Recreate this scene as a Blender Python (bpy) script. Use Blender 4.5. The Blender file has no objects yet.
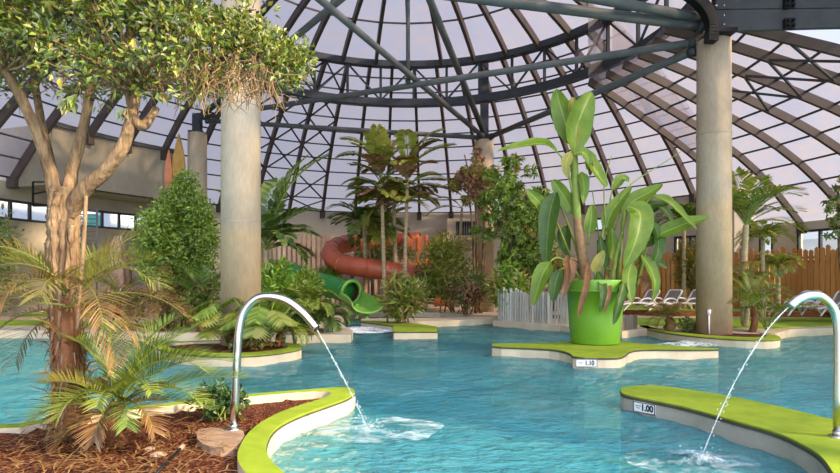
import bpy, bmesh, math, random
from mathutils import Vector, Matrix
import numpy as np
R_ = math.radians
sc = bpy.context.scene
COL = sc.collection
random.seed(7)
F_PX, HORIZON, EYE = 560.0, 282.0, 1.3      # focal length in pixels, horizon row, eye height over the deck

def at(px, py, d):
    """world point at depth d seen at pixel (px, py)"""
    return Vector(((px - 420) / F_PX * d, d, EYE + (HORIZON - py) / F_PX * d))
def gr(px, py, z=0.0):
    """world point on the level z seen at pixel (px, py)"""
    d = (EYE - z) * F_PX / (py - HORIZON)
    return Vector(((px - 420) / F_PX * d, d, z))

# ------------------------------------------------------------------ objects
def tag(o, label=None, cat=None, group=None, kind=None):
    if label: o['label'] = label
    if cat: o['category'] = cat
    if group: o['group'] = group
    if kind: o['kind'] = kind
    return o
def empty(name, loc=(0, 0, 0), label=None, cat=None, group=None, kind=None, rz=0.0):
    o = bpy.data.objects.new(name, None); COL.objects.link(o)
    o.location = loc; o.rotation_euler = (0, 0, rz); o.empty_display_size = 0.2
    return tag(o, label, cat, group, kind)

class MB:
    def __init__(s): s.v = []; s.f = []; s.m = []; s.uv = None
    def add(s, vs, fs, mi=0):
        b = len(s.v); s.v += [tuple(p) for p in vs]
        for f in fs: s.f.append(tuple(i + b for i in f)); s.m.append(mi)
    def box(s, c, size, rz=0.0, mi=0, rot=None):
        x, y, z = (k / 2 for k in size); c = Vector(c)
        M = rot if rot is not None else Matrix.Rotation(rz, 3, 'Z')
        vs = [c + M @ Vector((i * x, j * y, k * z)) for i in (-1, 1) for j in (-1, 1) for k in (-1, 1)]
        s.add(vs, [(0, 1, 3, 2), (4, 6, 7, 5), (0, 4, 5, 1), (2, 3, 7, 6), (0, 2, 6, 4), (1, 5, 7, 3)], mi)
    def bar(s, a, b, w, h, up=(0, 0, 1), mi=0):
        a, b = Vector(a), Vector(b); t = (b - a).normalized(); u = Vector(up)
        sd = t.cross(u)
        if sd.length < 1e-4: sd = t.cross(Vector((1, 0, 0)))
        sd.normalize(); n = sd.cross(t)
        vs = [p + sd * (i * w / 2) + n * (j * h / 2) for p in (a, b) for i, j in ((-1, -1), (1, -1), (1, 1), (-1, 1))]
        s.add(vs, [(0, 1, 2, 3), (7, 6, 5, 4), (0, 4, 5, 1), (1, 5, 6, 2), (2, 6, 7, 3), (3, 7, 4, 0)], mi)
    def tube(s, pts, rad, n=10, mi=0, cap=True, wob=0.0, rng=None):
        pts = [Vector(p) for p in pts]; k = len(pts)
        rr = rad if hasattr(rad, '__len__') else [rad] * k
        vs = []; prev = None
        for i, p in enumerate(pts):
            t = (pts[min(i + 1, k - 1)] - pts[max(i - 1, 0)])
            if t.length < 1e-9: t = Vector((0, 0, 1))
            t.normalize()
            if prev is None:
                prev = t.cross(Vector((0, 0, 1)) if abs(t.z) < .9 else Vector((1, 0, 0))).normalized()
            a = (prev - t * prev.dot(t)).normalized(); b = t.cross(a); prev = a
            for j in range(n):
                q = rr[i] * (1 + (rng.uniform(-wob, wob) if wob else 0)); w = 2 * math.pi * j / n
                vs.append(p + a * (math.cos(w) * q) + b * (math.sin(w) * q))
        fs = [(i * n + j, i * n + (j + 1) % n, (i + 1) * n + (j + 1) % n, (i + 1) * n + j) for i in range(k - 1) for j in range(n)]
        if cap: fs += [tuple(range(n - 1, -1, -1)), tuple((k - 1) * n + j for j in range(n))]
        s.add(vs, fs, mi)
    def lathe(s, c, prof, n=32, mi=0):
        c = Vector(c); vs = []; k = len(prof)
        for r, z in prof:
            for j in range(n):
                w = 2 * math.pi * j / n
                vs.append(c + Vector((r * math.cos(w), r * math.sin(w), z)))
        s.add(vs, [(i * n + j, i * n + (j + 1) % n, (i + 1) * n + (j + 1) % n, (i + 1) * n + j) for i in range(k - 1) for j in range(n)], mi)
    def prism(s, poly, z0, z1, mt=0, ms=0, bottom=False):
        n = len(poly)
        vs = [(p[0], p[1], z1) for p in poly] + [(p[0], p[1], z0) for p in poly]
        area = sum(poly[i][0] * poly[(i + 1) % n][1] - poly[(i + 1) % n][0] * poly[i][1] for i in range(n))
        o = list(range(n)) if area > 0 else list(range(n - 1, -1, -1))
        if mt is not None: s.add(vs, [tuple(o)], mt)
        if ms is not None:
            s.add(vs, [(o[i] + n, o[(i + 1) % n] + n, o[(i + 1) % n], o[i]) for i in range(n)], ms)
        if bottom: s.add(vs, [tuple(n + k for k in reversed(o))], ms or 0)
    def build(s, name, mats, parent=None, smooth=False, origin=None):
        me = bpy.data.meshes.new(name)
        vs = s.v
        off = Vector((0, 0, 0))
        if parent is not None:
            mw = parent_world(parent); inv = mw.inverted()
            vs = [tuple(inv @ Vector(p)) for p in vs]
        elif origin is not None:
            off = Vector(origin); vs = [(p[0] - off.x, p[1] - off.y, p[2] - off.z) for p in vs]
        me.from_pydata(vs, [], s.f)
        mats = mats if isinstance(mats, (list, tuple)) else [mats]
        for m in mats: me.materials.append(m)
        if len(mats) > 1: me.polygons.foreach_set('material_index', s.m)
        if smooth: me.polygons.foreach_set('use_smooth', [True] * len(s.f))
        me.update()
        o = bpy.data.objects.new(name, me); COL.objects.link(o)
        if parent is not None: o.parent = parent
        else: o.location = off
        return o
def parent_world(o):
    M = Matrix.Identity(4)
    while o is not None:
        M = o.matrix_basis @ M; o = o.parent
    return M
def children(o): return [c for c in COL.objects if c.parent == o]
def copy_tree(o, parent=None):
    c = o.copy(); COL.objects.link(c)
    if parent: c.parent = parent
    for ch in children(o): copy_tree(ch, c)
    return c
def chaikin(pts, n=2, closed=True):
    pts = [Vector((p[0], p[1])) for p in pts]
    for _ in range(n):
        q = []
        for i in range(len(pts) - (0 if closed else 1)):
            a, b = pts[i], pts[(i + 1) % len(pts)]
            q += [a * .75 + b * .25, a * .25 + b * .75]
        pts = q if closed else [pts[0]] + q + [pts[-1]]
    return pts
def spline(pts, n=6):
    P = [Vector(p) for p in pts]; out = []
    for i in range(len(P) - 1):
        p0, p1, p2, p3 = P[max(i - 1, 0)], P[i], P[i + 1], P[min(i + 2, len(P) - 1)]
        for k in range(n):
            t = k / n
            out.append(.5 * ((2 * p1) + (p2 - p0) * t + (2 * p0 - 5 * p1 + 4 * p2 - p3) * t * t + (3 * p1 - p0 - 3 * p2 + p3) * t ** 3))
    return out + [P[-1]]

# ------------------------------------------------------------------ materials
class NT:
    def __init__(s, name):
        s.m = bpy.data.materials.new(name); s.m.use_nodes = True; s.t = s.m.node_tree; s.t.nodes.clear()
        s.out = s.n('ShaderNodeOutputMaterial')
    def n(s, t, **k):
        nd = s.t.nodes.new(t)
        for a, b in k.items():
            if hasattr(nd, a): setattr(nd, a, b)
        return nd
    def l(s, a, b): s.t.links.new(a, b)
    def coord(s, scale=(1, 1, 1), kind='Object'):
        tc = s.n('ShaderNodeTexCoord'); mp = s.n('ShaderNodeMapping'); mp.inputs['Scale'].default_value = scale
        if kind == 'World':
            g = s.n('ShaderNodeNewGeometry'); s.l(g.outputs['Position'], mp.inputs['Vector'])
        else: s.l(tc.outputs[kind], mp.inputs['Vector'])
        return mp.outputs['Vector']
    def noise(s, vec, scale, detail=4, rough=.55):
        nz = s.n('ShaderNodeTexNoise'); nz.inputs['Scale'].default_value = scale; nz.inputs['Detail'].default_value = detail
        nz.inputs['Roughness'].default_value = rough; s.l(vec, nz.inputs['Vector']); return nz.outputs['Fac']
    def ramp(s, fac, stops):
        r = s.n('ShaderNodeValToRGB'); e = r.color_ramp.elements
        while len(e) < len(stops): e.new(.5)
        for el, (p, c) in zip(e, stops): el.position = p; el.color = (*c, 1) if len(c) == 3 else c
        s.l(fac, r.inputs['Fac']); return r.outputs['Color']
    def mixc(s, fac, a, b, mode='MIX'):
        mx = s.n('ShaderNodeMix', data_type='RGBA', blend_type=mode)
        for src, sock in ((fac, mx.inputs['Factor']), (a, mx.inputs['A']), (b, mx.inputs['B'])): pass
        ins = [i for i in mx.inputs if i.enabled]
        for src, sock in zip((fac, a, b), ins):
            if isinstance(src, (int, float)): sock.default_value = src
            elif isinstance(src, tuple): sock.default_value = (*src, 1)
            else: s.l(src, sock)
        return [o for o in mx.outputs if o.enabled][0]
    def bump(s, h, st=.3, dist=.05):
        b = s.n('ShaderNodeBump'); b.inputs['Strength'].default_value = st; b.inputs['Distance'].default_value = dist
        s.l(h, b.inputs['Height']); return b.outputs['Normal']
    def principled(s, col, rough=.6, metal=0.0, spec=.5, normal=None):
        p = s.n('ShaderNodeBsdfPrincipled')
        if isinstance(col, tuple): p.inputs['Base Color'].default_value = (*col, 1)
        else: s.l(col, p.inputs['Base Color'])
        p.inputs['Roughness'].default_value = rough; p.inputs['Metallic'].default_value = metal
        p.inputs['Specular IOR Level'].default_value = spec
        if normal is not None: s.l(normal, p.inputs['Normal'])
        s.l(p.outputs[0], s.out.inputs['Surface']); return p

def srgb(r, g, b):
    f = lambda c: (c / 255 / 12.92) if c / 255 <= .04045 else ((c / 255 + .055) / 1.055) ** 2.4
    return (f(r), f(g), f(b))
def mottled(name, c1, c2, scale=3, rough=.8, bump=.2, c3=None, stretch=(1, 1, 1), metal=0, spec=.3, fine=40, kind='World'):
    t = NT(name); v = t.coord(stretch, kind); n1 = t.noise(v, scale, 6, .6)
    st = [(.3, c1), (.7, c2)] if c3 is None else [(.25, c1), (.5, c2), (.75, c3)]
    col = t.ramp(n1, st); n2 = t.noise(v, fine, 4)
    t.principled(col, rough, metal, spec, t.bump(n2, bump, .02)); return t.m
def leafmat(name, cols, transl=.35, rough=.45, gloss=.06):
    """foliage: one colour per leaf, light passing through the blade"""
    t = NT(name); g = t.n('ShaderNodeNewGeometry'); n = len(cols)
    col = t.ramp(g.outputs['Random Per Island'], [((i + .5) / n, c) for i, c in enumerate(cols)])
    d = t.n('ShaderNodeBsdfDiffuse'); tr = t.n('ShaderNodeBsdfTranslucent'); gl = t.n('ShaderNodeBsdfGlossy'); gl.inputs['Roughness'].default_value = rough
    t.l(col, d.inputs['Color'])
    hc = t.mixc(1.0, col, (1.0, 1.0, .55), 'MULTIPLY'); t.l(hc, tr.inputs['Color'])
    m1 = t.n('ShaderNodeMixShader'); m1.inputs[0].default_value = transl; t.l(d.outputs[0], m1.inputs[1]); t.l(tr.outputs[0], m1.inputs[2])
    m2 = t.n('ShaderNodeMixShader'); m2.inputs[0].default_value = gloss; t.l(m1.outputs[0], m2.inputs[1]); t.l(gl.outputs[0], m2.inputs[2])
    t.l(m2.outputs[0], t.out.inputs['Surface']); return t.m

M = {}
def steel(name, c): 
    t = NT(name); v = t.coord((1, 1, 1), 'World'); n = t.noise(v, 2.5, 5)
    col = t.ramp(n, [(.3, tuple(k * .8 for k in c)), (.7, tuple(k * 1.15 for k in c))]); t.principled(col, .55, 0.0, .25); return t.m
M['rib'] = steel('rib_steel', srgb(74, 62, 58))
M['purlin'] = steel('purlin_steel', srgb(62, 60, 62))
M['ring'] = steel('ring_steel', srgb(58, 60, 66))
M['strut'] = steel('strut_paint', srgb(84, 86, 86))
M['black'] = steel('black_steel', srgb(15, 16, 18))
M['clad'] = steel('cladding_sheet', srgb(78, 78, 80))
M['concrete'] = mottled('concrete', srgb(134, 124, 108), srgb(160, 150, 132), 1.2, .9, .15, stretch=(1, 1, .6))
M['column'] = mottled('column_concrete', srgb(172, 154, 128), srgb(198, 180, 152), 1.6, .85, .15, stretch=(1, 1, .5))
M['cream'] = mottled('cream_render', srgb(192, 174, 142), srgb(212, 196, 164), 2.5, .8, .12)
M['stone'] = mottled('sandy_stone', srgb(176, 160, 134), srgb(206, 190, 164), 3, .9, .3)
def barkmat():
    t = NT('pale_bark'); v = t.coord((1, 1, .16), 'World'); n1 = t.noise(v, 34, 5, .65); n2 = t.noise(t.coord((1, 1, .6), 'World'), 6, 4)
    col = t.ramp(n1, [(.34, srgb(44, 31, 22)), (.46, srgb(98, 76, 54)), (.62, srgb(136, 112, 84)), (.8, srgb(168, 142, 110))])
    col = t.mixc(.35, col, t.ramp(n2, [(.35, srgb(92, 66, 44)), (.65, srgb(170, 142, 106))])); t.principled(col, .9, 0, .2, t.bump(n1, .8, .03)); return t.m
M['bark'] = barkmat()
M['slab'] = mottled('pale_slab', srgb(122, 98, 78), srgb(156, 130, 106), 6, .9, .3)
M['turf'] = mottled('green_resin', srgb(116, 136, 22), srgb(138, 156, 34), 5, .9, .5, fine=160)
M['lawn'] = mottled('lawn_green', srgb(118, 150, 34), srgb(150, 178, 52), 2, .9, .5, fine=120)
M['tile_edge'] = mottled('dark_joint', srgb(64, 62, 50), srgb(80, 78, 62), 5, .8, .1)
M['greywall'] = mottled('grey_pool_wall', srgb(150, 146, 132), srgb(172, 166, 150), 3, .8, .12)
def mulchmat():
    t = NT('red_mulch'); v = t.coord((1, 1, 1), 'World')
    vo = t.n('ShaderNodeTexVoronoi'); vo.inputs['Scale'].default_value = 38; t.l(v, vo.inputs['Vector'])
    n1 = t.noise(v, 2.2, 4)
    sep = t.n('ShaderNodeSeparateColor'); t.l(vo.outputs['Color'], sep.inputs[0])
    col = t.ramp(sep.outputs[0], [(0, srgb(50, 26, 17)), (.35, srgb(84, 43, 28)), (.65, srgb(114, 63, 41)), (1, srgb(148, 102, 70))])
    col2 = t.mixc(n1, col, srgb(82, 45, 30))
    t.principled(col2, .95, 0, .1, t.bump(vo.outputs['Distance'], .9, .04)); return t.m
M['mulch'] = mulchmat()
def steelm():
    t = NT('stainless_pipe'); v = t.coord((1, 1, 6), 'Object'); n = t.noise(v, 30, 3)
    p = t.principled(srgb(196, 194, 186), .22, 1.0, .5); return t.m
M['steel'] = steelm()
SKY, SUN, EXPO, GLOW = 1.15, 11.0, 0.08, 3.6
# ================================================================== DOME, WALLS, STEEL
CX, CY, SZ, RS = -0.5, 16.5, -8.0, 20.9       # dome axis, sphere centre height, sphere radius
def pol(r, th, z): return Vector((CX + r * math.sin(R_(th)), CY + r * math.cos(R_(th)), z))
def sph(phi, th, rad=RS):                     # phi: angle from the apex
    return pol(rad * math.sin(phi), th, SZ + rad * math.cos(phi))
def phi_of_z(z): return math.acos((z - SZ) / RS)
PH_RING = math.asin(8.5 / RS)
PITCH = 360 / 54
def base_z(th):
    if th > 60.5: return 3.75
    if -70 < th < -49: return 7.25
    return 5.35
def panelmat():
    t = NT('dome_sheet'); v = t.coord((1, 1, 1), 'World'); n1 = t.noise(v, .35, 3); n2 = t.noise(t.coord((2.2, 2.2, .3), 'World'), 1.6, 4)
    col = t.ramp(n1, [(.3, (.16, .155, .21)), (.5, (.22, .195, .22)), (.7, (.25, .21, .19))])
    col = t.mixc(.35, col, t.ramp(n2, [(.35, (.08, .16, .24)), (.5, (.17, .155, .19)), (.65, (.26, .18, .10))]))
    tr = t.n('ShaderNodeBsdfTranslucent'); t.l(col, tr.inputs['Color'])
    df = t.n('ShaderNodeBsdfDiffuse'); t.l(col, df.inputs['Color'])
    tp = t.n('ShaderNodeBsdfTransparent'); tp.inputs['Color'].default_value = (.9, .86, .86, 1)
    gl = t.n('ShaderNodeBsdfGlossy'); gl.inputs['Roughness'].default_value = .25
    a = t.n('ShaderNodeMixShader'); a.inputs[0].default_value = .25; t.l(tr.outputs[0], a.inputs[1]); t.l(df.outputs[0], a.inputs[2])
    b = t.n('ShaderNodeMixShader'); b.inputs[0].default_value = .42; t.l(a.outputs[0], b.inputs[1]); t.l(tp.outputs[0], b.inputs[2])
    c = t.n('ShaderNodeMixShader'); c.inputs[0].default_value = .04; t.l(b.outputs[0], c.inputs[1]); t.l(gl.outputs[0], c.inputs[2])
    t.l(c.outputs[0], t.out.inputs['Surface']); return t.m
M['panel'] = panelmat()

ceiling = empty('ceiling', (CX, CY, 5.35), kind='structure')
def rib_mesh(th, pa, pb, w, dep, n=14, foot=True):
    mb = MB(); st = Vector((math.cos(R_(th)), -math.sin(R_(th)), 0)); vs = []
    for i in range(n + 1):
        ph = pa + (pb - pa) * i / n; o = sph(ph, th, RS - .03); q = sph(ph, th, RS - .03 - dep)
        vs += [o - st * w / 2, o + st * w / 2, q + st * w / 2, q - st * w / 2]
    fs = [(i * 4 + k, i * 4 + (k + 1) % 4, i * 4 + 4 + (k + 1) % 4, i * 4 + 4 + k) for i in range(n) for k in range(4)]
    fs += [(3, 2, 1, 0), (n * 4, n * 4 + 1, n * 4 + 2, n * 4 + 3)]
    mb.add(vs, fs)
    if foot:
        p = sph(pa, th, RS - .03 - dep / 2); mb.box(p + Vector((0, 0, -.1)), (w * 1.9, dep * 1.3, .42), -R_(th), 0)
    return mb
OFF = 1.67
THS = [OFF + PITCH * k for k in range(-27, 27)]
# lower roof lobe on the right: flatter section, from under the ring down to the right wall
P2 = [(17.45, 3.75), (15.8, 5.1), (14.9, 5.72), (13.9, 6.28), (13.0, 6.7), (12.1, 7.06), (11.2, 7.4), (10.3, 7.72), (9.4, 8.05), (8.45, 8.36), (7.5, 8.62)]
SEAM = 60.9
def lobe(i, th, inset=0.0):
    r, z = P2[i]; a, b = P2[max(i - 1, 0)], P2[min(i + 1, len(P2) - 1)]
    t = Vector((b[0] - a[0], b[1] - a[1])).normalized(); n = Vector((t.y, -t.x))
    if n.y > 0: n = -n
    return pol(r + n.x * inset, th, z + n.y * inset)
def lobe_rib(th, w, dep):
    mb = MB(); st = Vector((math.cos(R_(th)), -math.sin(R_(th)), 0)); vs = []; n = len(P2)
    for i in range(n):
        o = lobe(i, th, .03); q = lobe(i, th, .03 + dep); vs += [o - st * w / 2, o + st * w / 2, q + st * w / 2, q - st * w / 2]
    mb.add(vs, [(i * 4 + k, i * 4 + (k + 1) % 4, i * 4 + 4 + (k + 1) % 4, i * 4 + 4 + k) for i in range(n - 1) for k in range(4)] + [(3, 2, 1, 0), (n * 4 - 4, n * 4 - 3, n * 4 - 2, n * 4 - 1)])
    mb.box(lobe(0, th, .2) + Vector((0, 0, -.1)), (w * 1.9, dep * 1.3, .42), -R_(th)); return mb
for th in THS:
    if abs(th) > 150: continue
    if SEAM < th < 106:
        lobe_rib(th, .11, .27).build('rib', M['rib'], ceiling); continue
    rib_mesh(th, phi_of_z(base_z(th)), PH_RING, .13, .34).build('rib', M['rib'], ceiling)
for k in range(36):
    th = 0 + 10 * k
    rib_mesh(th, PH_RING, .05, .13, .30, 8, False).build('rib', M['rib'], ceiling)
# translucent sheets, one mesh
ROW = .87 / RS
pm = MB(); pur = MB(); brace = MB()
PB = phi_of_z(5.35)
rows = [PB - ROW * i for i in range(0, 60) if PB - ROW * i > PH_RING + ROW * .4] + [PH_RING]
def rows_for(z):
    b = phi_of_z(z)
    extra = []; q = PB
    while q + ROW < b - .01: q += ROW; extra.append(q)
    r = [b] + extra[::-1] + rows
    return [x for x in r if x <= b + 1e-6]
for i, th in enumerate(THS):
    mid = th + PITCH / 2; c = pol(11, mid, 0)
    if abs(mid) > 148: continue
    if SEAM - 1 < mid < 103:
        t0 = max(th, SEAM); nb = len(P2)
        for q in range(nb - 1):
            if mid < 162: pm.add([lobe(q, t0), lobe(q, th + PITCH), lobe(q + 1, th + PITCH), lobe(q + 1, t0)], [(0, 1, 2, 3)])
            pur.bar(lobe(q, t0, .06), lobe(q, th + PITCH, .06), .05, .06)
            if 84 < mid < 104 and q == 5: 
                brace.bar(lobe(q, th, .25), lobe(min(q + 2, nb - 1), th + PITCH, .25), .06, .06); brace.bar(lobe(min(q + 2, nb - 1), th, .25), lobe(q, th + PITCH, .25), .06, .06)
        # upright glazing between this lower roof and the ring
        pm.add([pol(8.6, t0, 8.4), pol(8.6, th + PITCH, 8.4), pol(8.6, th + PITCH, 11), pol(8.6, t0, 11)], [(0, 1, 2, 3)])
        continue
    rr = rows_for(base_z(mid))
    for a, b in zip(rr[:-1], rr[1:]):
        if -118 < mid < 162:      # unseen sheets left out behind the camera, to let more light in
            pm.add([sph(a, th), sph(a, th + PITCH), sph(b, th + PITCH), sph(b, th)], [(0, 1, 2, 3)])
        pur.bar(sph(a, th, RS - .06), sph(a, th + PITCH, RS - .06), .05, .06)
    def X(a, b):
        brace.bar(sph(a, th, RS - .26), sph(b, th + PITCH, RS - .26), .06, .06); brace.bar(sph(b, th, RS - .26), sph(a, th + PITCH, RS - .26), .06, .06)
    if -36 < mid < -16 or 62 < mid < 104:
        for q in range(0 if mid < 0 else 8, len(rr) - 2, 2): X(rr[q], rr[q + 2])
# glazed step where the high dome meets the lower lobe
gz = MB(); hi = [sph(math.asin(r / RS), SEAM) for r, z in P2]; lo = [pol(r, SEAM, min(z, hi[i].z)) for i, (r, z) in enumerate(P2)]
n = len(P2); gz.add(hi + lo, [(i, i + 1, n + i + 1, n + i) for i in range(n - 1)]); gz.build('step_glazing', M['panel'], ceiling)
cap_rows = [PH_RING, PH_RING * .74, PH_RING * .48, PH_RING * .22]
for k in range(36):
    th = 10 * k
    for a, b in zip(cap_rows[:-1], cap_rows[1:]):
        pm.add([sph(a, th), sph(a, th + 10), sph(b, th + 10), sph(b, th)], [(0, 1, 2, 3)])
        pur.bar(sph(b, th, RS - .06), sph(b, th + 10, RS - .06), .05, .06)
pm.build('translucent_sheet', M['panel'], ceiling)
pur.build('purlin', M['purlin'], ceiling)
brace.build('cross_brace', M['purlin'], ceiling)

# ring truss carried by the columns
ring = empty('ring_truss', (CX, CY, 9.2), 'dark steel ring truss circling high under the dome roof', 'roof truss', kind='thing')
def ring_chord(z, w, h, r=8.4):
    mb = MB(); n = 72; vs = []
    for i in range(n):
        th = 360 * i / n
        for dr, dz in ((-w / 2, -h / 2), (w / 2, -h / 2), (w / 2, h / 2), (-w / 2, h / 2)): vs.append(pol(r + dr, th, z + dz))
    mb.add(vs, [(i * 4 + k, i * 4 + (k + 1) % 4, ((i + 1) % n) * 4 + (k + 1) % 4, ((i + 1) % n) * 4 + k) for i in range(n) for k in range(4)])
    return mb
ring_chord(10.95, .34, .26).build('top_chord', M['ring'], ring)
ring_chord(9.26, .30, .30).build('bottom_chord', M['ring'], ring)
for k in range(36):
    th = 10 * k + 1.5
    b = MB(); b.bar(pol(8.4, th, 9.3), pol(8.4, th, 10.9), .11, .11, (1, 0, .1)); b.build('post', M['ring'], ring)
dg = MB()
for k in range(36):
    th = 10 * k + 1.5
    if k % 2: dg.bar(pol(8.4, th, 9.35), pol(8.4, th + 10, 10.85), .07, .07)
    else: dg.bar(pol(8.4, th, 10.85), pol(8.4, th + 10, 9.35), .07, .07)
dg.build('diagonal', M['ring'], ring)

# concrete columns
def columnmat(zb):
    t = NT('column_concrete'); v = t.coord((1, 1, .5), 'World'); n = t.noise(v, 1.6, 6, .6); g = t.n('ShaderNodeNewGeometry'); sp = t.n('ShaderNodeSeparateXYZ'); t.l(g.outputs['Position'], sp.inputs[0])
    lo = t.ramp(n, [(.3, srgb(170, 144, 108)), (.7, srgb(194, 168, 132))]); hi = t.ramp(n, [(.3, srgb(156, 140, 116)), (.7, srgb(180, 163, 138))])
    a = t.n('ShaderNodeMath', operation='MULTIPLY_ADD'); t.l(n, a.inputs[0]); a.inputs[1].default_value = .5; t.l(sp.outputs['Z'], a.inputs[2])
    b = t.n('ShaderNodeMapRange'); t.l(a.outputs[0], b.inputs['Value']); b.inputs['From Min'].default_value = zb + .15; b.inputs['From Max'].default_value = zb + .4
    n2 = t.noise(t.coord((1, 1, .25), 'World'), 22, 4); col = t.mixc(b.outputs['Result'], lo, hi); col = t.mixc(.10, col, t.ramp(n2, [(.35, srgb(120, 108, 88)), (.6, srgb(206, 194, 170))]))
    t.principled(col, .85, 0, .3, t.bump(n2, .15, .02)); return t.m
def column(x, y, top, label, r=.425, z0=0.0, zb=3.0):
    c = empty('concrete_column', (x, y, z0), label, 'column', 'round concrete columns carrying the roof', 'thing')
    mb = MB(); n = 40
    mb.lathe((x, y, z0), [(0, 0), (r, 0), (r - .02, top - z0 - .02), (r - .05, top - z0), (0, top - z0)], n)
    sh = mb.build('shaft', columnmat(zb), c, True)
    for zz in (2.6, 5.1):
        if zz < top: 
            j = MB(); j.lathe((x, y, zz), [(r - .008, -.012), (r - .004, 0), (r - .008, .012)], n); j.build('casting_joint', M['concrete'], sh, True)
    return c
pRC = Vector((7.61, 14.5, 7.5)); pCC = Vector((2.85, 24.8, 7.55)); pLF = Vector((-9.9, 24.9, 7.9)); pLN = Vector((-3.9, 12.2, 8.3))
cRC = column(pRC.x, pRC.y, 7.55, 'round concrete column on the right standing in a planted island by the loungers', z0=-.05, zb=3.3)
cCC = column(pCC.x, pCC.y, 7.55, 'slim distant concrete column at the centre half hidden by umbrella trees')
cLF = column(pLF.x, pLF.y, 7.9, 'distant concrete column behind the leafy bush on the left')
cLN = column(pLN.x, pLN.y, 8.3, 'tall concrete column nearest the camera, top hidden by the leafy canopy', z0=-.05, zb=2.4)

# steel post from the centre column up to the ring
sp = empty('steel_post', (pCC.x, pCC.y, 7.55), 'dark steel post from centre column top up to ring truss', 'post', kind='thing')
b = MB(); b.box((pCC.x, pCC.y, 9.35), (.34, .34, 3.5)); b.build('shaft', M['ring'], sp)
b = MB(); b.box((pCC.x, pCC.y, 7.6), (.6, .6, .08)); b.build('base_plate', M['ring'], sp)
sp = empty('steel_post', (pLF.x, pLF.y, 7.9), 'dark steel post on top of the distant left column', 'post', kind='thing')
b = MB(); b.box((pLF.x, pLF.y, 8.35), (.34, .34, .85)); b.build('shaft', M['ring'], sp)
b = MB(); b.box((pLF.x, pLF.y, 7.94), (.6, .6, .08)); b.build('base_plate', M['ring'], sp)

def strut(a, b, r, label, mat='strut'):
    a, b = Vector(a), Vector(b)
    e = empty('roof_strut', a, label, 'steel tube', 'steel tubes bracing the roof', 'thing')
    t = MB(); t.tube([a, b], r, 14); tb_o = t.build('tube', M[mat], e, True)
    d = (b - a).normalized()
    for p, s in ((a, 1), (b, -1)):
        f = MB(); f.tube([p + d * s * .02, p + d * s * .16], r * 1.35, 14); f.build('end_collar', M['ring'], tb_o, True)
    return e
J = Vector((-.41, 19.06, 8.07))
ccT = pCC + Vector((-.12, -.3, .14)); rcT = pRC + Vector((-.35, .05, .12)); lfT = pLF + Vector((.3, -.1, .7))
strut(ccT, pLN + Vector((.1, .1, .3)) + Vector((0, 0, .25)), .10, 'long grey steel tube sloping from upper left down to the centre column')
strut(lfT, rcT + Vector((0, .15, -.02)), .10, 'grey steel tube crossing the dome from distant left column to right column')
strut(pCC + Vector((.2, -.25, .1)), rcT + Vector((.02, .25, -.2)), .11, 'grey steel tube between centre column top and right column, behind the banana leaf')
strut(rcT + Vector((.05, -.05, .3)), (-3.9, 12.25, 8.15), .13, 'thick grey steel tube running from right column towards the upper left')
strut(rcT + Vector((.05, -.15, .45)), (2.2, 12.6, 8.0), .12, 'short thick steel tube above, entering the picture at the top and ending on right column')
strut(pCC + Vector((-.05, -.2, .3)), (-1.57, 12.0, 11.75), .12, 'dark grey steel tube rising steeply from centre column to the top of the picture')
strut(lfT + Vector((.1, 0, -.15)), ccT + Vector((-.1, .1, -.05)), .10, 'level grey steel tube joining distant left column and centre column behind the palms')
strut(J, J + Vector((0, 0, 4.55)), .07, 'thin vertical steel hanger in the middle of the dome')
strut(lfT + Vector((.05, -.1, .1)), Vector((-1.0, 17.3, 11.25)), .12, 'dark grey steel tube rising from distant left column beside the near column')

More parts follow.
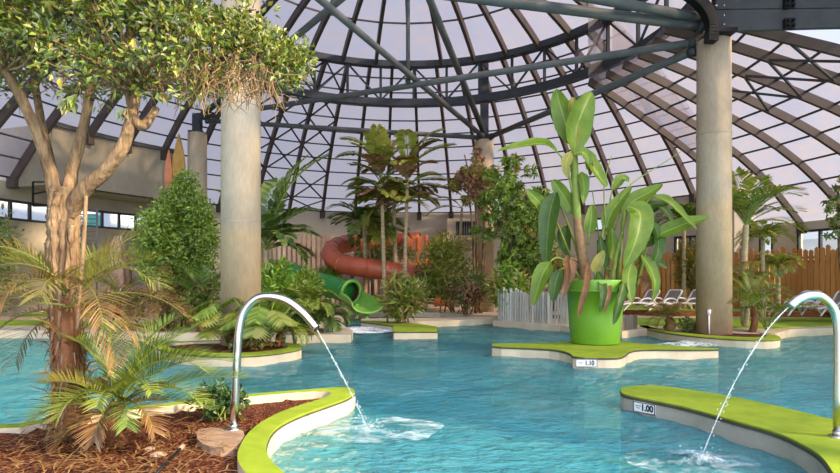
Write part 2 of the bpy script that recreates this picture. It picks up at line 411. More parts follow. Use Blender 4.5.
# curved bracket and sheet-clad beam on the right column
br = empty('curved_bracket', (7.5, 14.3, 7.6), 'thick black curved steel bracket rising from right column top', 'bracket', kind='thing')
pts = spline([at(711, 42, 13.95), at(711.5, 24, 13.95), at(706, 10, 13.95), at(692, -4, 13.95), at(664, -18, 13.95)], 6)
mb = MB()
for a, b2 in zip(pts[:-1], pts[1:]): mb.bar(a, b2 + (b2 - a) * .15, .24, .26, (0, 1, 0))
mb.build('arm', M['black'], br)
mb = MB(); mb.box((7.56, 14.2, 7.56), (.6, .7, .1)); mb.build('base_plate', M['black'], br)
cb = empty('clad_beam', (11, 14.4, 7.9), 'grey sheet-clad roof beam with bolted plates running right from the column', 'beam', kind='thing')
BD = lambda x: 14.3 - (x - 716) * .0125
for y0, y1, dd in ((10, 29, 0), (-9, 9, .03), (-28, -10, .06)):
    mb = MB(); pl = []
    xs = [716, 745, 780, 815, 850, 900, 960]
    lo = [at(x, y1 + (2.5 - 5 * math.sin((x - 716) / 244 * 2.2) if dd == 0 else (716 - x) * .012), BD(x) + dd) for x in xs]
    hi = [at(x, y0 + (716 - x) * .012, BD(x) + dd) for x in xs]
    n = len(xs); vs = lo + hi + [p + Vector((0, .12, 0)) for p in lo] + [p + Vector((0, .12, 0)) for p in hi]
    fs = [(i, i + 1, n + i + 1, n + i) for i in range(n - 1)] + [(2 * n + i + 1, 2 * n + i, 3 * n + i, 3 * n + i + 1) for i in range(n - 1)]
    fs += [(i + 1, i, 2 * n + i, 2 * n + i + 1) for i in range(n - 1)] + [(n + i, n + i + 1, 3 * n + i + 1, 3 * n + i) for i in range(n - 1)] + [(0, n, 3 * n, 2 * n)]
    mb.add(vs, fs); cpn = mb.build('cladding_panel', M['clad'], cb)
    if dd < .2:
        k = MB(); c = at(789, y1 - 5, BD(789) - .03 + dd)
        for q in range(4): k.tube([c + Vector(((q % 2) * .12 - .06, -.12, (q // 2) * .12 - .06)), c + Vector(((q % 2) * .12 - .06, .05, (q // 2) * .12 - .06))], .03, 8)
        k.box(c, (.24, .1, .24)); k.build('bolt_bracket', M['black'], cpn)
        for ix in range(2):
            for iz in range(2):
                p = at(717 + ix * 8, y0 + 5 + iz * 9, BD(721) - .05 + dd); k = MB(); k.tube([p, p + Vector((0, .08, 0))], .035, 8); k.build('bolt', M['steel'], cpn, True)
mb = MB(); mb.box(at(719, 3, 14.42), (.34, .1, 1.5)); mb.build('bolt_plate', M['black'], cb)

# ------------------------------------------------------------------ walls
def wall_patch(mb, r, t0, t1, z0, z1, step=2.0, thick=.3):
    n = max(1, int(math.ceil((t1 - t0) / step)))
    for i in range(n):
        a, b = t0 + (t1 - t0) * i / n, t0 + (t1 - t0) * (i + 1) / n
        P = [pol(r, a, z0), pol(r, b, z0), pol(r, b, z1), pol(r, a, z1), pol(r + thick, a, z0), pol(r + thick, b, z0), pol(r + thick, b, z1), pol(r + thick, a, z1)]
        mb.add(P, [(0, 1, 2, 3), (5, 4, 7, 6), (3, 2, 6, 7), (1, 0, 4, 5), (0, 3, 7, 4), (2, 1, 5, 6)])
def wall(name, r, t0, t1, z0, z1, holes, mat):
    mb = MB(); ts = sorted(set([t0, t1] + [h[0] for h in holes] + [h[1] for h in holes]))
    for a, b in zip(ts[:-1], ts[1:]):
        hs = sorted([h for h in holes if h[0] <= a + 1e-6 and h[1] >= b - 1e-6], key=lambda h: h[2]); z = z0
        for h in hs: wall_patch(mb, r, a, b, z, h[2]); z = h[3]
        wall_patch(mb, r, a, b, z, z1)
    return tag(mb.build(name, mat), kind='structure')
def th_at(px, r):
    k = (px - 420) / F_PX
    A = k * k + 1; B = 2 * (-k * CX - CY); Cc = CX * CX + CY * CY - r * r
    d = (-B + math.sqrt(B * B - 4 * A * Cc)) / (2 * A)
    return math.degrees(math.atan2(k * d - CX, d - CY)), d
def zz(py, d): return EYE + (HORIZON - py) / F_PX * d
def hole(px0, px1, py0, py1, r):
    a, d = th_at(px0, r); b, d2 = th_at(px1, r); dm = (d + d2) / 2
    return (a, b, zz(py1, dm), zz(py0, dm))
M['wallpaint'] = mottled('olive_grey_wall', srgb(178, 168, 148), srgb(194, 184, 164), .8, .9, .05)
RW = 16.1; RR = 17.3
hb = [hole(594, 604, 218, 231, RW), hole(598, 609, 240, 254, RW), hole(675, 698, 236, 252, RW)]
hr = [hole(760, 772, 230, 262, RR), hole(798, 842, 229, 262, RR)]
RL = 16.3
a0 = th_at(-30, RL)[0]; a1 = th_at(152, RL)[0]
dl = th_at(40, RL)[1]
hl = [(a0, a1, 3.72, 4.5)]
wall('wall_back', RW, -49, 61, 0, 5.35, hb, M['wallpaint'])
wall('wall_right', RR, 61, 118, 0, 3.75, hr, M['wallpaint'])
wall('wall_left', RL, -118, -49, 0, 5.2, hl, M['concrete'])
mb = MB(); a, b = pol(RW - .1, 61, 0), pol(RR + .3, 61, 0)
mb.bar(Vector((a.x, a.y, 2.7)), Vector((b.x, b.y, 2.7)), .25, 5.4); tag(mb.build('wall_right_return', M['wallpaint']), kind='structure')
# overhanging upper storey on the left
mb = MB(); wall_patch(mb, 14.15, -71, -50, 5.05, 7.28, 1.5, .35)
n = 14
for i in range(n):
    a = -71 + 21 * i / n; b = -71 + 21 * (i + 1) / n
    mb.add([pol(14.2, a, 5.05), pol(14.2, b, 5.05), pol(16.6, b, 5.05), pol(16.6, a, 5.05), pol(14.2, a, 5.3), pol(14.2, b, 5.3), pol(16.6, b, 5.3), pol(16.6, a, 5.3)], [(3, 2, 1, 0), (4, 5, 6, 7)])
for a in (-71, -50):
    mb.bar(pol(14.2, a, 6.1), pol(17.0, a, 6.1), .3, 2.3)
tag(mb.build('wall_left_upper', M['concrete']), kind='structure')
tb = MB(); wall_patch(tb, 14.0, -71, -49.6, 7.2, 7.36, 1.5, .55); tag(tb.build('trim_1', M['clad']), kind='structure')
# windows
M['frame'] = mottled('dark_window_frame', srgb(38, 38, 40), srgb(52, 50, 50), 4, .5, .05)
def glassmat():
    t = NT('window_glass'); tp = t.n('ShaderNodeBsdfTransparent'); tp.inputs['Color'].default_value = (.86, .92, .93, 1)
    gl = t.n('ShaderNodeBsdfGlossy'); gl.inputs['Roughness'].default_value = .03
    m = t.n('ShaderNodeMixShader'); m.inputs[0].default_value = .1; t.l(tp.outputs[0], m.inputs[1]); t.l(gl.outputs[0], m.inputs[2]); t.l(m.outputs[0], t.out.inputs['Surface']); return t.m
M['glass'] = glassmat()
wn = 0
def window(h, r, mull):
    global wn
    wn += 1; t0, t1, z0, z1 = h
    w = empty('window_%d' % wn, pol(r, (t0 + t1) / 2, z0), kind='structure')
    fr = MB(); n = 12 if t1 - t0 > 8 else 2
    for i in range(n):
        a = t0 + (t1 - t0) * i / n; b = t0 + (t1 - t0) * (i + 1) / n
        fr.bar(pol(r + .05, a, z0 + .04), pol(r + .05, b, z0 + .04), .14, .09); fr.bar(pol(r + .05, a, z1 - .04), pol(r + .05, b, z1 - .04), .14, .09)
    for k in range(mull + 1):
        a = t0 + (t1 - t0) * k / mull; fr.bar(pol(r + .05, a, z0), pol(r + .05, a, z1), .08, .14, pol(1, a, 0) - pol(0, a, 0))
    fr.build('window_frame', M['frame'], w)
    g = MB()
    for i in range(n):
        a = t0 + (t1 - t0) * i / n; b = t0 + (t1 - t0) * (i + 1) / n
        g.add([pol(r + .12, a, z0), pol(r + .12, b, z0), pol(r + .12, b, z1), pol(r + .12, a, z1)], [(0, 1, 2, 3)])
    g.build('pane', M['glass'], w)
window(hb[0], RW, 1); window(hb[1], RW, 2); window(hb[2], RW, 3); window(hr[0], RR, 1); window(hr[1], RR, 2); window(hl[0], RL, 10)
# what stands outside the windows
M['whitewash'] = mottled('white_outside_wall', srgb(206, 208, 212), srgb(230, 230, 232), .8, .9, .05)
M['teal'] = mottled('teal_outside_wall', srgb(70, 160, 150), srgb(100, 186, 172), .8, .8, .05)
M['dim'] = mottled('dim_outside_wall', srgb(52, 54, 56), srgb(74, 76, 76), .8, .9, .05)
mb = MB(); wall_patch(mb, 19.5, -112, -48, 0, 4.9, 4); tag(mb.build('outside_wall_left', M['whitewash']), kind='structure')
o = MB(); wall_patch(o, 19.0, th_at(88, 19)[0], th_at(101, 19)[0], 0, 4.6, 2, .2); tag(o.build('outside_panel_teal', M['teal']), kind='structure')
mb = MB(); wall_patch(mb, 18.5, 36, 56, 0, 5.3, 4); tag(mb.build('outside_wall_back', M['dim']), kind='structure')
mb = MB(); wall_patch(mb, 21, 60, 100, 0, 3.3, 4); tag(mb.build('outside_wall_right', M['whitewash']), kind='structure')
# ================================================================== POOL, DECKS, ISLANDS
WZ = -0.2
def watermat():
    t = NT('pool_water')
    v1 = t.coord((.8, 1.5, 1), 'World'); n1 = t.noise(v1, 2.6, 5, .6)
    v2 = t.coord((.9, 1.5, 1), 'World'); n2 = t.noise(v2, 8.5, 3, .55)
    hh = t.n('ShaderNodeMath', operation='MULTIPLY_ADD'); t.l(n2, hh.inputs[0]); hh.inputs[1].default_value = .35; t.l(n1, hh.inputs[2])
    nrm = t.bump(hh.outputs[0], .7, .2)
    n3 = t.noise(t.coord((.5, .9, 1), 'World'), .9, 4)
    tint = t.ramp(n3, [(.3, (.055, .30, .345)), (.7, (.13, .42, .45))])
    tp = t.n('ShaderNodeBsdfTransparent'); tp.inputs['Color'].default_value = (.46, .88, .90, 1)
    df = t.n('ShaderNodeBsdfDiffuse'); t.l(tint, df.inputs['Color']); t.l(nrm, df.inputs['Normal'])
    gl = t.n('ShaderNodeBsdfGlossy'); gl.inputs['Roughness'].default_value = .04; t.l(nrm, gl.inputs['Normal'])
    fr = t.n('ShaderNodeFresnel'); fr.inputs['IOR'].default_value = 1.33; t.l(nrm, fr.inputs['Normal'])
    a = t.n('ShaderNodeMixShader'); a.inputs[0].default_value = .42; t.l(tp.outputs[0], a.inputs[1]); t.l(df.outputs[0], a.inputs[2])
    b = t.n('ShaderNodeMixShader'); t.l(fr.outputs[0], b.inputs[0]); t.l(a.outputs[0], b.inputs[1]); t.l(gl.outputs[0], b.inputs[2])
    t.l(b.outputs[0], t.out.inputs['Surface']); return t.m
M['water'] = watermat()
M['poolfloor'] = mottled('pool_floor', srgb(120, 196, 202), srgb(160, 218, 220), 1.0, .8, .05)
M['shallow'] = mottled('shallow_floor', srgb(206, 200, 176), srgb(226, 220, 200), 1.5, .8, .05)
from mathutils import noise as mnoise
mb = MB(); rws = [1.0 * 1.0155 ** k for k in range(208)]; nc = 240
vs = []
for d in rws:
    fade = min(1, 7 / d)
    for j in range(nc + 1):
        x = (j / nc * 2 - 1) * (1.5 + d * 1.0)
        p = Vector((x * 1.0, d * 1.7, 0))
        h = mnoise.noise(p * 1.3) * .042 + mnoise.noise(p * 3.1 + Vector((5, 2, 1))) * .026 * min(1, 16 / d) + mnoise.noise(p * 6.5) * .012 * fade
        vs.append((x, d, WZ + h * 1.0))
mb.add(vs, [(i * (nc + 1) + j, i * (nc + 1) + j + 1, (i + 1) * (nc + 1) + j + 1, (i + 1) * (nc + 1) + j) for i in range(len(rws) - 1) for j in range(nc)])
wt = mb.build('pool_water', M['water'], None, True); tag(wt, 'rippled turquoise water filling the whole lagoon pool', 'water', kind='stuff')
mb = MB(); mb.add([(-24, -3, -1.25), (24, -3, -1.25), (24, 26, -1.25), (-24, 26, -1.25)], [(0, 1, 2, 3)])
tag(mb.build('floor_pool', M['poolfloor']), kind='structure')

def poly(pts, z=0.0): return [gr(x, y, z) for x, y in pts]
# far deck (one floor): its front edge is the shoreline
shore = [(-215, 331), (0, 330.5), (90, 331), (150, 333), (222, 334), (293, 335.2), (351, 334.4), (353, 331), (338, 322), (345, 314.5), (380, 312), (440, 312.6), (494, 316),
         (493, 320), (530, 323), (560, 325), (622, 331.5), (640, 329), (650, 328.5), (700, 331), (775, 333.5), (790, 329.5), (840, 327.6), (1000, 325)]
sp_ = [gr(x, y) for x, y in shore]
back = [pol(17.1, th, 0) for th in range(86, -96, -4)]
fl = MB(); fl.prism([(p.x, p.y) for p in sp_] + [(p.x, p.y) for p in back], -1.25, 0.0, 0, 1)
tag(fl.build('floor', [M['stone'], M['cream']]), kind='structure')
def slab(name, pts, z0, z1, mats, label, cat, smooth=0, kind='thing', group=None, corners=None):
    P = poly(pts) if not isinstance(pts[0], Vector) else pts
    P = [(p[0], p[1]) for p in P]
    if smooth: P = [(p.x, p.y) for p in chaikin(P, smooth)]
    mb = MB(); mb.prism(P, z0, z1, 0, 1)
    o = mb.build(name, mats, origin=(sum(p[0] for p in P) / len(P), sum(p[1] for p in P) / len(P), z0))
    return tag(o, label, cat, group, kind)
# green ground strips on the far deck
def strip(pts, label, z=.02, m='lawn', s=0): return slab('resin_path', pts, 0.0, z, [M[m], M[m]], label, 'green path', s, 'thing', 'green resin paths on the deck')
strip([(-40, 326), (60, 326), (150, 328.5), (222, 330), (222, 325), (150, 323.5), (60, 321), (-40, 321)], 'bright green path edging the back of the pool on the far left')
strip([(10, 317), (150, 317.5), (215, 318), (215, 313), (150, 312.5), (30, 314)], 'green lawn-coloured band behind the low palms on the far left')
strip([(560, 322.5), (622, 328), (640, 325.5), (700, 327), (775, 329), (800, 327), (900, 324.6), (900, 317.8), (860, 318), (700, 318.5), (560, 318)], 'yellow green path in front of the right column and the loungers')
M['redbank'] = mottled('red_brown_bank', srgb(132, 78, 48), srgb(164, 104, 64), 3, .9, .3)
tr = empty('sun_terrace', gr(720, 315), 'low sun terrace with red-brown front carrying the white loungers', 'terrace', kind='thing')
tp_ = [gr(x, y) for x, y in ((612, 314.5), (680, 316), (760, 317), (860, 317.2), (930, 317))]
tb_ = [pol(16.9, th, 0) for th in (88, 80, 72, 66, 63)] + [pol(15.7, th, 0) for th in (58, 50, 44, 39)]
mb = MB(); mb.prism([(p.x, p.y) for p in tp_ + tb_], 0.0, .2, None, 0); mb.build('bank', M['redbank'], tr)
mb = MB(); mb.prism([(p.x, p.y) for p in tp_ + tb_], .17, .2, 0, None); mb.build('terrace_top', M['lawn'], tr)

def bumpy(poly2, z, amp, res, mat, name, parent, seed=1, mound=None):
    """uneven planting bed clipped to a polygon"""
    rng = random.Random(seed)
    bm = bmesh.new(); vs = [bm.verts.new((p[0], p[1], 0)) for p in poly2]; bm.faces.new(vs); bm.normal_update()
    xs = [p[0] for p in poly2]; ys = [p[1] for p in poly2]
    x = min(xs) + res / 2
    while x < max(xs):
        bmesh.ops.bisect_plane(bm, geom=bm.verts[:] + bm.edges[:] + bm.faces[:], plane_co=(x, 0, 0), plane_no=(1, 0, 0)); x += res
    y = min(ys) + res / 2
    while y < max(ys):
        bmesh.ops.bisect_plane(bm, geom=bm.verts[:] + bm.edges[:] + bm.faces[:], plane_co=(0, y, 0), plane_no=(0, 1, 0)); y += res
    bmesh.ops.triangulate(bm, faces=bm.faces[:])
    from mathutils import noise
    for v in bm.verts:
        e = 0 if v.is_boundary else 1
        v.co.z = z + (e * amp * (noise.noise(v.co * 2.2) * .8 + noise.noise(v.co * 11) * .5 + rng.uniform(-.25, .25)) + (mound(v.co.x, v.co.y) if mound and e else 0))
    mb = MB(); bm.verts.index_update()
    mb.add([v.co[:] for v in bm.verts], [tuple(v.index for v in f.verts) for f in bm.faces]); bm.free()
    return mb.build(name, mat, parent)
def rim_island(name, pairs, label, bedz, mound=None, res=.25, amp=.04, smooth=2, side='cream', cat='pool island', bed_mat='mulch', seed=1):
    """planted island: green rim, rendered side wall, planting bed"""
    outer = [gr(*p) if len(p) == 2 else Vector(p) for p, q in pairs]; inner = [gr(*q) if len(q) == 2 else Vector(q) for p, q in pairs]
    o2 = chaikin(outer, smooth); i2 = chaikin(inner, smooth); n = len(o2)
    c = sum((Vector((p.x, p.y, 0)) for p in o2), Vector()) / n
    e = empty(name, (c.x, c.y, -1.25), label, cat, None, 'thing')
    mb = MB()
    vs = [(p.x, p.y, 0) for p in o2] + [(p.x, p.y, 0) for p in i2] + [(p.x, p.y, -.035) for p in o2] + [(p.x, p.y, bedz - .06) for p in i2]
    fs = []
    for i in range(n):
        j = (i + 1) % n
        fs += [(i, j, n + j, n + i), (2 * n + i, 2 * n + j, j, i), (n + i, n + j, 3 * n + j, 3 * n + i)]
    mb.add(vs, fs, 0); k = 2 * n
    mm = [0, 0, 2] * n; mb.m = mm
    mb.build('rim', [M['turf'], M['cream'], M['stone']], e)
    mb = MB(); mb.prism([(p.x, p.y) for p in o2], -1.25, -.035, None, 0); mb.build('side_wall', M[side], e)
    mb = MB()
    ed = [(p.x + (p.x - c.x) * .0, p.y) for p in o2]
    for i in range(n):
        a, b = o2[i], o2[(i + 1) % n]
        if (a - b).length > 1e-5: mb.bar((a.x, a.y, -.03), (b.x, b.y, -.03), .016, .018)
    mb.build('edge_strip', M['tile_edge'], e)
    bumpy([(p.x, p.y) for p in i2], bedz, amp, res, M[bed_mat], 'planting_bed', e, seed, mound)
    return e
def dup2(a): return [p for p in a]
left_pairs = [((-7.5, 5.6), (-7.5, 5.45)), ((0, 427.5), (0, 432)), ((52, 417), (52, 420.5)), ((148, 405), (148, 408)), ((241, 394.5), (241, 397.3)), ((310, 389), (308, 391.5)),
              ((344, 386.3), (326, 391.5)), ((353.5, 388.5), (331, 392.5)), ((355.5, 392), (330, 395)), ((348, 397.5), (320, 399)), ((331, 403.5), (304, 403.5)), ((296, 415.5), (276, 413)), ((273, 428), (250, 429)), ((264.5, 446), (238, 448)), ((270, 460), (237, 462)),
              ((286, 474), (247, 474)), ((320, 500), (275, 503)), ((-.62, 2.2, 0), (-.95, 2.4, 0)), ((-1.6, 1.6, 0), (-1.6, 1.9, 0)), ((-7.5, 1.6, 0), (-7.5, 1.9, 0))]
left_pairs[0] = (Vector((-7.5, 5.3, 0)), Vector((-7.5, 5.15, 0)))
isl_left = rim_island('planted_island', left_pairs, 'large mulched island at lower left with green rim, holding the twisted tree', -.09,
                      mound=lambda x, y: .05 * math.exp(-((x + 3.2) ** 2 + (y - 4.7) ** 2) / 1.6) - .0, res=.12, amp=.045)
# shallow shelf in the cove beside it
sh = [(250, 405), (330, 398), (352, 405), (368, 420), (366, 432), (335, 445), (322, 460), (318, 480), (322, 520), (240, 520)]
slab('shallow_shelf', sh, -1.25, -.42, [M['shallow'], M['shallow']], 'pale submerged shelf in the cove of the left island', 'pool step', 2)
def pad(name, pts, label, side='cream', smooth=2, cat='pool island'):
    P = [gr(*p) if len(p) == 2 else Vector(p) for p in pts]; P = chaikin(P, smooth) if smooth else [Vector((p.x, p.y)) for p in P]
    n = len(P); c = sum(P, Vector((0, 0))) / n
    e = empty(name, (c.x, c.y, -1.25), label, cat, None, 'thing')
    mb = MB(); mb.prism(P, -.04, 0, 0, 0); mb.build('resin_top', M['turf'], e)
    mb = MB(); mb.prism(P, -1.25, -.04, None, 0); mb.build('side_wall', M[side], e)
    mb = MB()
    for i in range(n):
        a, b = P[i], P[(i + 1) % n]
        if (a - b).length > 1e-5: mb.bar((a.x, a.y, -.03), (b.x, b.y, -.03), .02, .03)
    mb.build('edge_strip', M['tile_edge'], e)
    return e
right_pts = [(620.5, 389), (624, 386.5), (650, 384.8), (676, 387.3), (744, 397.8), (835, 419.5), (905, 438), (980, 470), (980, 640), (880, 560), (846, 500), (834, 473), (823, 457), (809, 447), (778, 432), (733, 420), (682, 405.5), (632, 396), (621.5, 393)]
pad_right = pad('resin_pad', right_pts, 'curved bright green pad at lower right with a depth sign on its grey wall', 'greywall')
mid_pts = [(492, 343.6), (492, 343.5), (530, 342.9), (560, 342.2), (580, 340.2), (610, 339.6), (632, 342.6), (657, 344.3), (718, 348.2), (718.5, 348.7), (690, 349), (645, 348.6), (630, 350), (623, 356), (616, 357.3), (574, 357), (570, 352.5), (556, 349), (530, 347.4), (492, 346.2)]
pad_mid = pad('resin_pad', mid_pts, 'green pad in the middle of the pool carrying the big lime plant pot', 'cream', 1)
# island of the near left column
isl_col = rim_island('planted_island', [((150, 346), (162, 346)), ((172, 352.5), (186, 350.5)), ((215, 356), (220, 353.5)), ((262, 355), (258, 352)), ((299, 349.5), (285, 348.5)), ((303, 346), (290, 346)), ((292, 342.5), (282, 343.5)), ((230, 339.5), (230, 340.5)), ((170, 341.5), (178, 342.3))],
                     'round planted island around the foot of the near concrete column', -.05, res=.2, amp=.03)
isl_r = rim_island('planted_island', [((636, 325), (646, 325.5)), ((645, 328.3), (655, 328)), ((667, 332.8), (672, 331.4)), ((700, 336.6), (702, 334.6)), ((742, 339.6), (742, 337)), ((779, 339.8), (765, 337)), ((781, 336.5), (768, 335)), ((770, 333.5), (762, 333)), ((730, 329), (730, 329.8)), ((690, 325), (690, 326)), ((650, 322.5), (655, 323.5))],
                   'planted island around the foot of the right concrete column', -.03, res=.25, amp=.05)
box = pad('planter_ledge', [(361, 320.9), (361, 321.4), (393, 325.5), (393, 331.0), (394, 331.3), (437, 331.2), (437.5, 330.6), (437, 326.4), (420, 323.8), (400, 322), (362, 320.6)], 'small cream-walled planter ledge under the croton in mid pool', 'cream', 0)
led = slab('pool_ledge', [(361, 320.2), (400, 321.9), (440, 320.8), (494, 318.6), (494, 316.6), (440, 317.5), (361, 318.6)], -1.25, 0, [M['cream'], M['cream']], 'thin cream ledge separating the slide channel from the pool', 'ledge')
# stepping slab under the left spout
slab('paving_slab', [(196, 429), (206, 426), (236, 425), (246, 431), (240, 443), (214, 446), (198, 440)], -.12, -.015, [M['slab'], M['slab']], 'pinkish stone slab under the left spout', 'stone slab', 1)
# ================================================================== PLANT TOOLS
G = lambda *a: [srgb(*c) for c in a]
M['canopy'] = leafmat('canopy_leaf', G((52, 66, 18), (78, 98, 24), (112, 130, 30), (140, 152, 44), (94, 114, 26), (66, 82, 22), (158, 160, 56), (120, 98, 50)), .4)
M['yellowleaf'] = leafmat('yellow_leaf', G((226, 190, 40), (206, 176, 60)), .3)
M['bush'] = leafmat('bush_leaf', G((86, 114, 32), (112, 142, 42), (136, 162, 52), (156, 178, 68), (102, 128, 38)), .35)
M['darkbush'] = leafmat('dark_leaf', G((72, 96, 38), (94, 120, 44), (116, 140, 52), (138, 156, 66), (146, 142, 80)), .3)
M['deepgreen'] = leafmat('deep_green_leaf', G((40, 70, 24), (56, 90, 30), (72, 106, 36), (50, 80, 28)), .3)  # dark green leaf colour of the low shrub
M['limebush'] = leafmat('lime_leaf', G((96, 136, 30), (126, 166, 40), (150, 184, 54), (110, 150, 36)), .4)
M['drybush'] = leafmat('dry_leaf', G((136, 128, 54), (166, 144, 72), (182, 158, 98), (136, 108, 66), (150, 160, 72)), .3)
M['palm'] = leafmat('palm_leaflet', G((98, 116, 36), (122, 138, 46), (148, 160, 60), (108, 124, 42), (164, 160, 74)), .35)
M['palmlight'] = leafmat('light_palm_leaflet', G((138, 154, 56), (162, 174, 70), (182, 188, 92), (150, 160, 62), (194, 184, 108)), .4)
M['palmdark'] = leafmat('dark_palm_leaflet', G((62, 88, 36), (84, 114, 44), (106, 132, 52), (124, 142, 64)), .3)
M['palmgold'] = leafmat('golden_palm_leaflet', G((128, 126, 50), (150, 138, 60), (110, 116, 42), (144, 118, 60)), .35)
M['straw'] = leafmat('dry_palm_leaflet', G((116, 82, 44), (146, 110, 64), (92, 60, 34), (162, 130, 82), (108, 74, 40)), .25)
M['pinkdry'] = leafmat('withered_leaf', G((168, 120, 88), (190, 148, 112), (146, 100, 72), (120, 84, 54)), .3)
M['stalk'] = mottled('green_stalk', srgb(96, 116, 44), srgb(128, 142, 62), 6, .6, .1)
M['stalkbrown'] = mottled('brown_stalk', srgb(110, 84, 54), srgb(146, 116, 78), 9, .8, .3)
M['fibre'] = mottled('brown_fibre', srgb(62, 38, 24), srgb(112, 72, 44), 9, .95, .6, srgb(152, 106, 70), stretch=(1, 1, .4), fine=70)
M['palmtrunk'] = mottled('ringed_palm_trunk', srgb(150, 132, 100), srgb(190, 174, 140), 4, .8, .3, stretch=(.4, .4, 4))

def leaf1(mb, p, d, up, L, W, mi=0, bend=.12):
    """one small folded leaf: four corners and a midrib"""
    d = d.normalized(); s = d.cross(up)
    if s.length < 1e-3: s = d.cross(Vector((1, 0, 0)))
    s.normalize(); n = s.cross(d)
    m = p + d * (L * .45); t = p + d * L - n * (L * bend)
    mb.add([p, m + s * (W / 2) + n * (W * .16), t, m - s * (W / 2) + n * (W * .16)], [(0, 1, 2), (0, 2, 3)], mi)
def strip_leaf(mb, pts, ws, nh, fold=.15, mi=0, wave=0.0, rng=None):
    """long blade along a line of points with half widths ws"""
    k = len(pts); vs = []
    for i, p in enumerate(pts):
        t = (pts[min(i + 1, k - 1)] - pts[max(i - 1, 0)]).normalized()
        s = t.cross(nh)
        if s.length < 1e-3: s = t.cross(Vector((1, 0, .2)))
        s.normalize(); n = s.cross(t); w = ws[i]
        wl = w * (1 + (rng.uniform(-wave, wave) if wave else 0)); wr = w * (1 + (rng.uniform(-wave, wave) if wave else 0))
        vs += [p + s * wl + n * (w * fold), p, p - s * wr + n * (w * fold)]
    mb.add(vs, [f for i in range(k - 1) for f in ((i * 3, i * 3 + 1, i * 3 + 4, i * 3 + 3), (i * 3 + 1, i * 3 + 2, i * 3 + 5, i * 3 + 4))], mi)
def rdir(rng, up=0.0):
    while 1:
        v = Vector((rng.uniform(-1, 1), rng.uniform(-1, 1), rng.uniform(-1, 1)))
        if .05 < v.length < 1: break
    v.normalize(); v.z += up; return v.normalized()
def arc(p0, az, el, L, droop, n=10):
    """an arching line: starts at elevation el and bends down by droop degrees over its length"""
    pts = [Vector(p0)]; st = L / n
    for i in range(n):
        e = R_(el - droop * ((i + .5) / n) ** 1.3)
        pts.append(pts[-1] + Vector((math.cos(e) * math.sin(R_(az)), math.cos(e) * math.cos(R_(az)), math.sin(e))) * st)
    return pts
def frond(p0, az, el, L, droop, nl=26, ll=.25, lw=.02, vee=35, start=.18, hang=.25, rr=.008, rng=random, kind='feather', seg=2, prof=None, twist=0):
    """pinnate palm frond; mb material 0 = leaflets, 1 = midrib"""
    mb = MB(); pts = arc(p0, az, el, L, droop, 12)
    mb.tube(pts, [rr * (1 - .75 * i / 12) for i in range(13)], 5, 1)
    side0 = Vector((math.cos(R_(az)), -math.sin(R_(az)), 0))
    for i in range(nl):
        u = start + (1 - start) * (i + .5) / nl; x = u * 12; k = min(int(x), 11); p = pts[k].lerp(pts[k + 1], x - k); t = (pts[k + 1] - pts[k]).normalized()
        up = side0.cross(t).normalized()
        l = ll * (prof(u) if prof else (.45 + .55 * math.sin(math.pi * min(1, max(0, (u - start) / (1 - start))) ** .8)))
        for sg in (1, -1):
            fw = .55 + .5 * u + rng.uniform(-.12, .12)
            d = (side0 * sg * math.cos(R_(vee)) + up * math.sin(R_(vee)) + t * fw).normalized()
            l2 = l * rng.uniform(.8, 1.1)
            if kind == 'feather':
                q = [p]; dd = d.copy()
                for _ in range(seg): q.append(q[-1] + dd * (l2 / seg)); dd = (dd + Vector((0, 0, -hang))).normalized()
                ws = [lw * .4, lw * .5, 0.001] if seg == 2 else [lw * .35] + [lw * .5] * (seg - 1) + [.001]
                strip_leaf(mb, q, ws, up * .8 + Vector((0, 0, .3)), .2)
            else:   # fishtail: wedge shaped leaflet with a ragged blunt tip
                d2 = (d + Vector((0, 0, -hang))).normalized(); s = d2.cross(up).normalized()
                q1 = p + d * l2 * .5; q2 = q1 + d2 * l2 * .5; w = lw * rng.uniform(.7, 1.2)
                mb.add([p, q1 + s * w * .35, q1 - s * w * .35, q2 + s * w * .62, q2 + d2 * l2 * .16 + s * w * .15, q2 - d2 * l2 * .1 - s * w * .5], [(0, 2, 1), (2, 5, 3, 1), (5, 4, 3)])
    return mb
def clump(mb, rng, c, rad, n, L, W, up=.3, mi=0, flat=1.0):
    for _ in range(n):
        v = rdir(rng); r = rad * rng.random() ** .45; p = Vector(c) + Vector((v.x * r, v.y * r, v.z * r * flat))
        d = (v * .7 + rdir(rng, up) * .8).normalized()
        leaf1(mb, p, d, rdir(rng, .9), L * rng.uniform(.65, 1.2), W * rng.uniform(.7, 1.2), mi)
def bush_clumps(rng, c, rx, ry, rz, n, crad):
    out = []
    for _ in range(n):
        v = rdir(rng); r = rng.random() ** .33
        out.append((Vector(c) + Vector((v.x * rx * r, v.y * ry * r, v.z * rz * r)), crad * rng.uniform(.7, 1.3)))
    return out
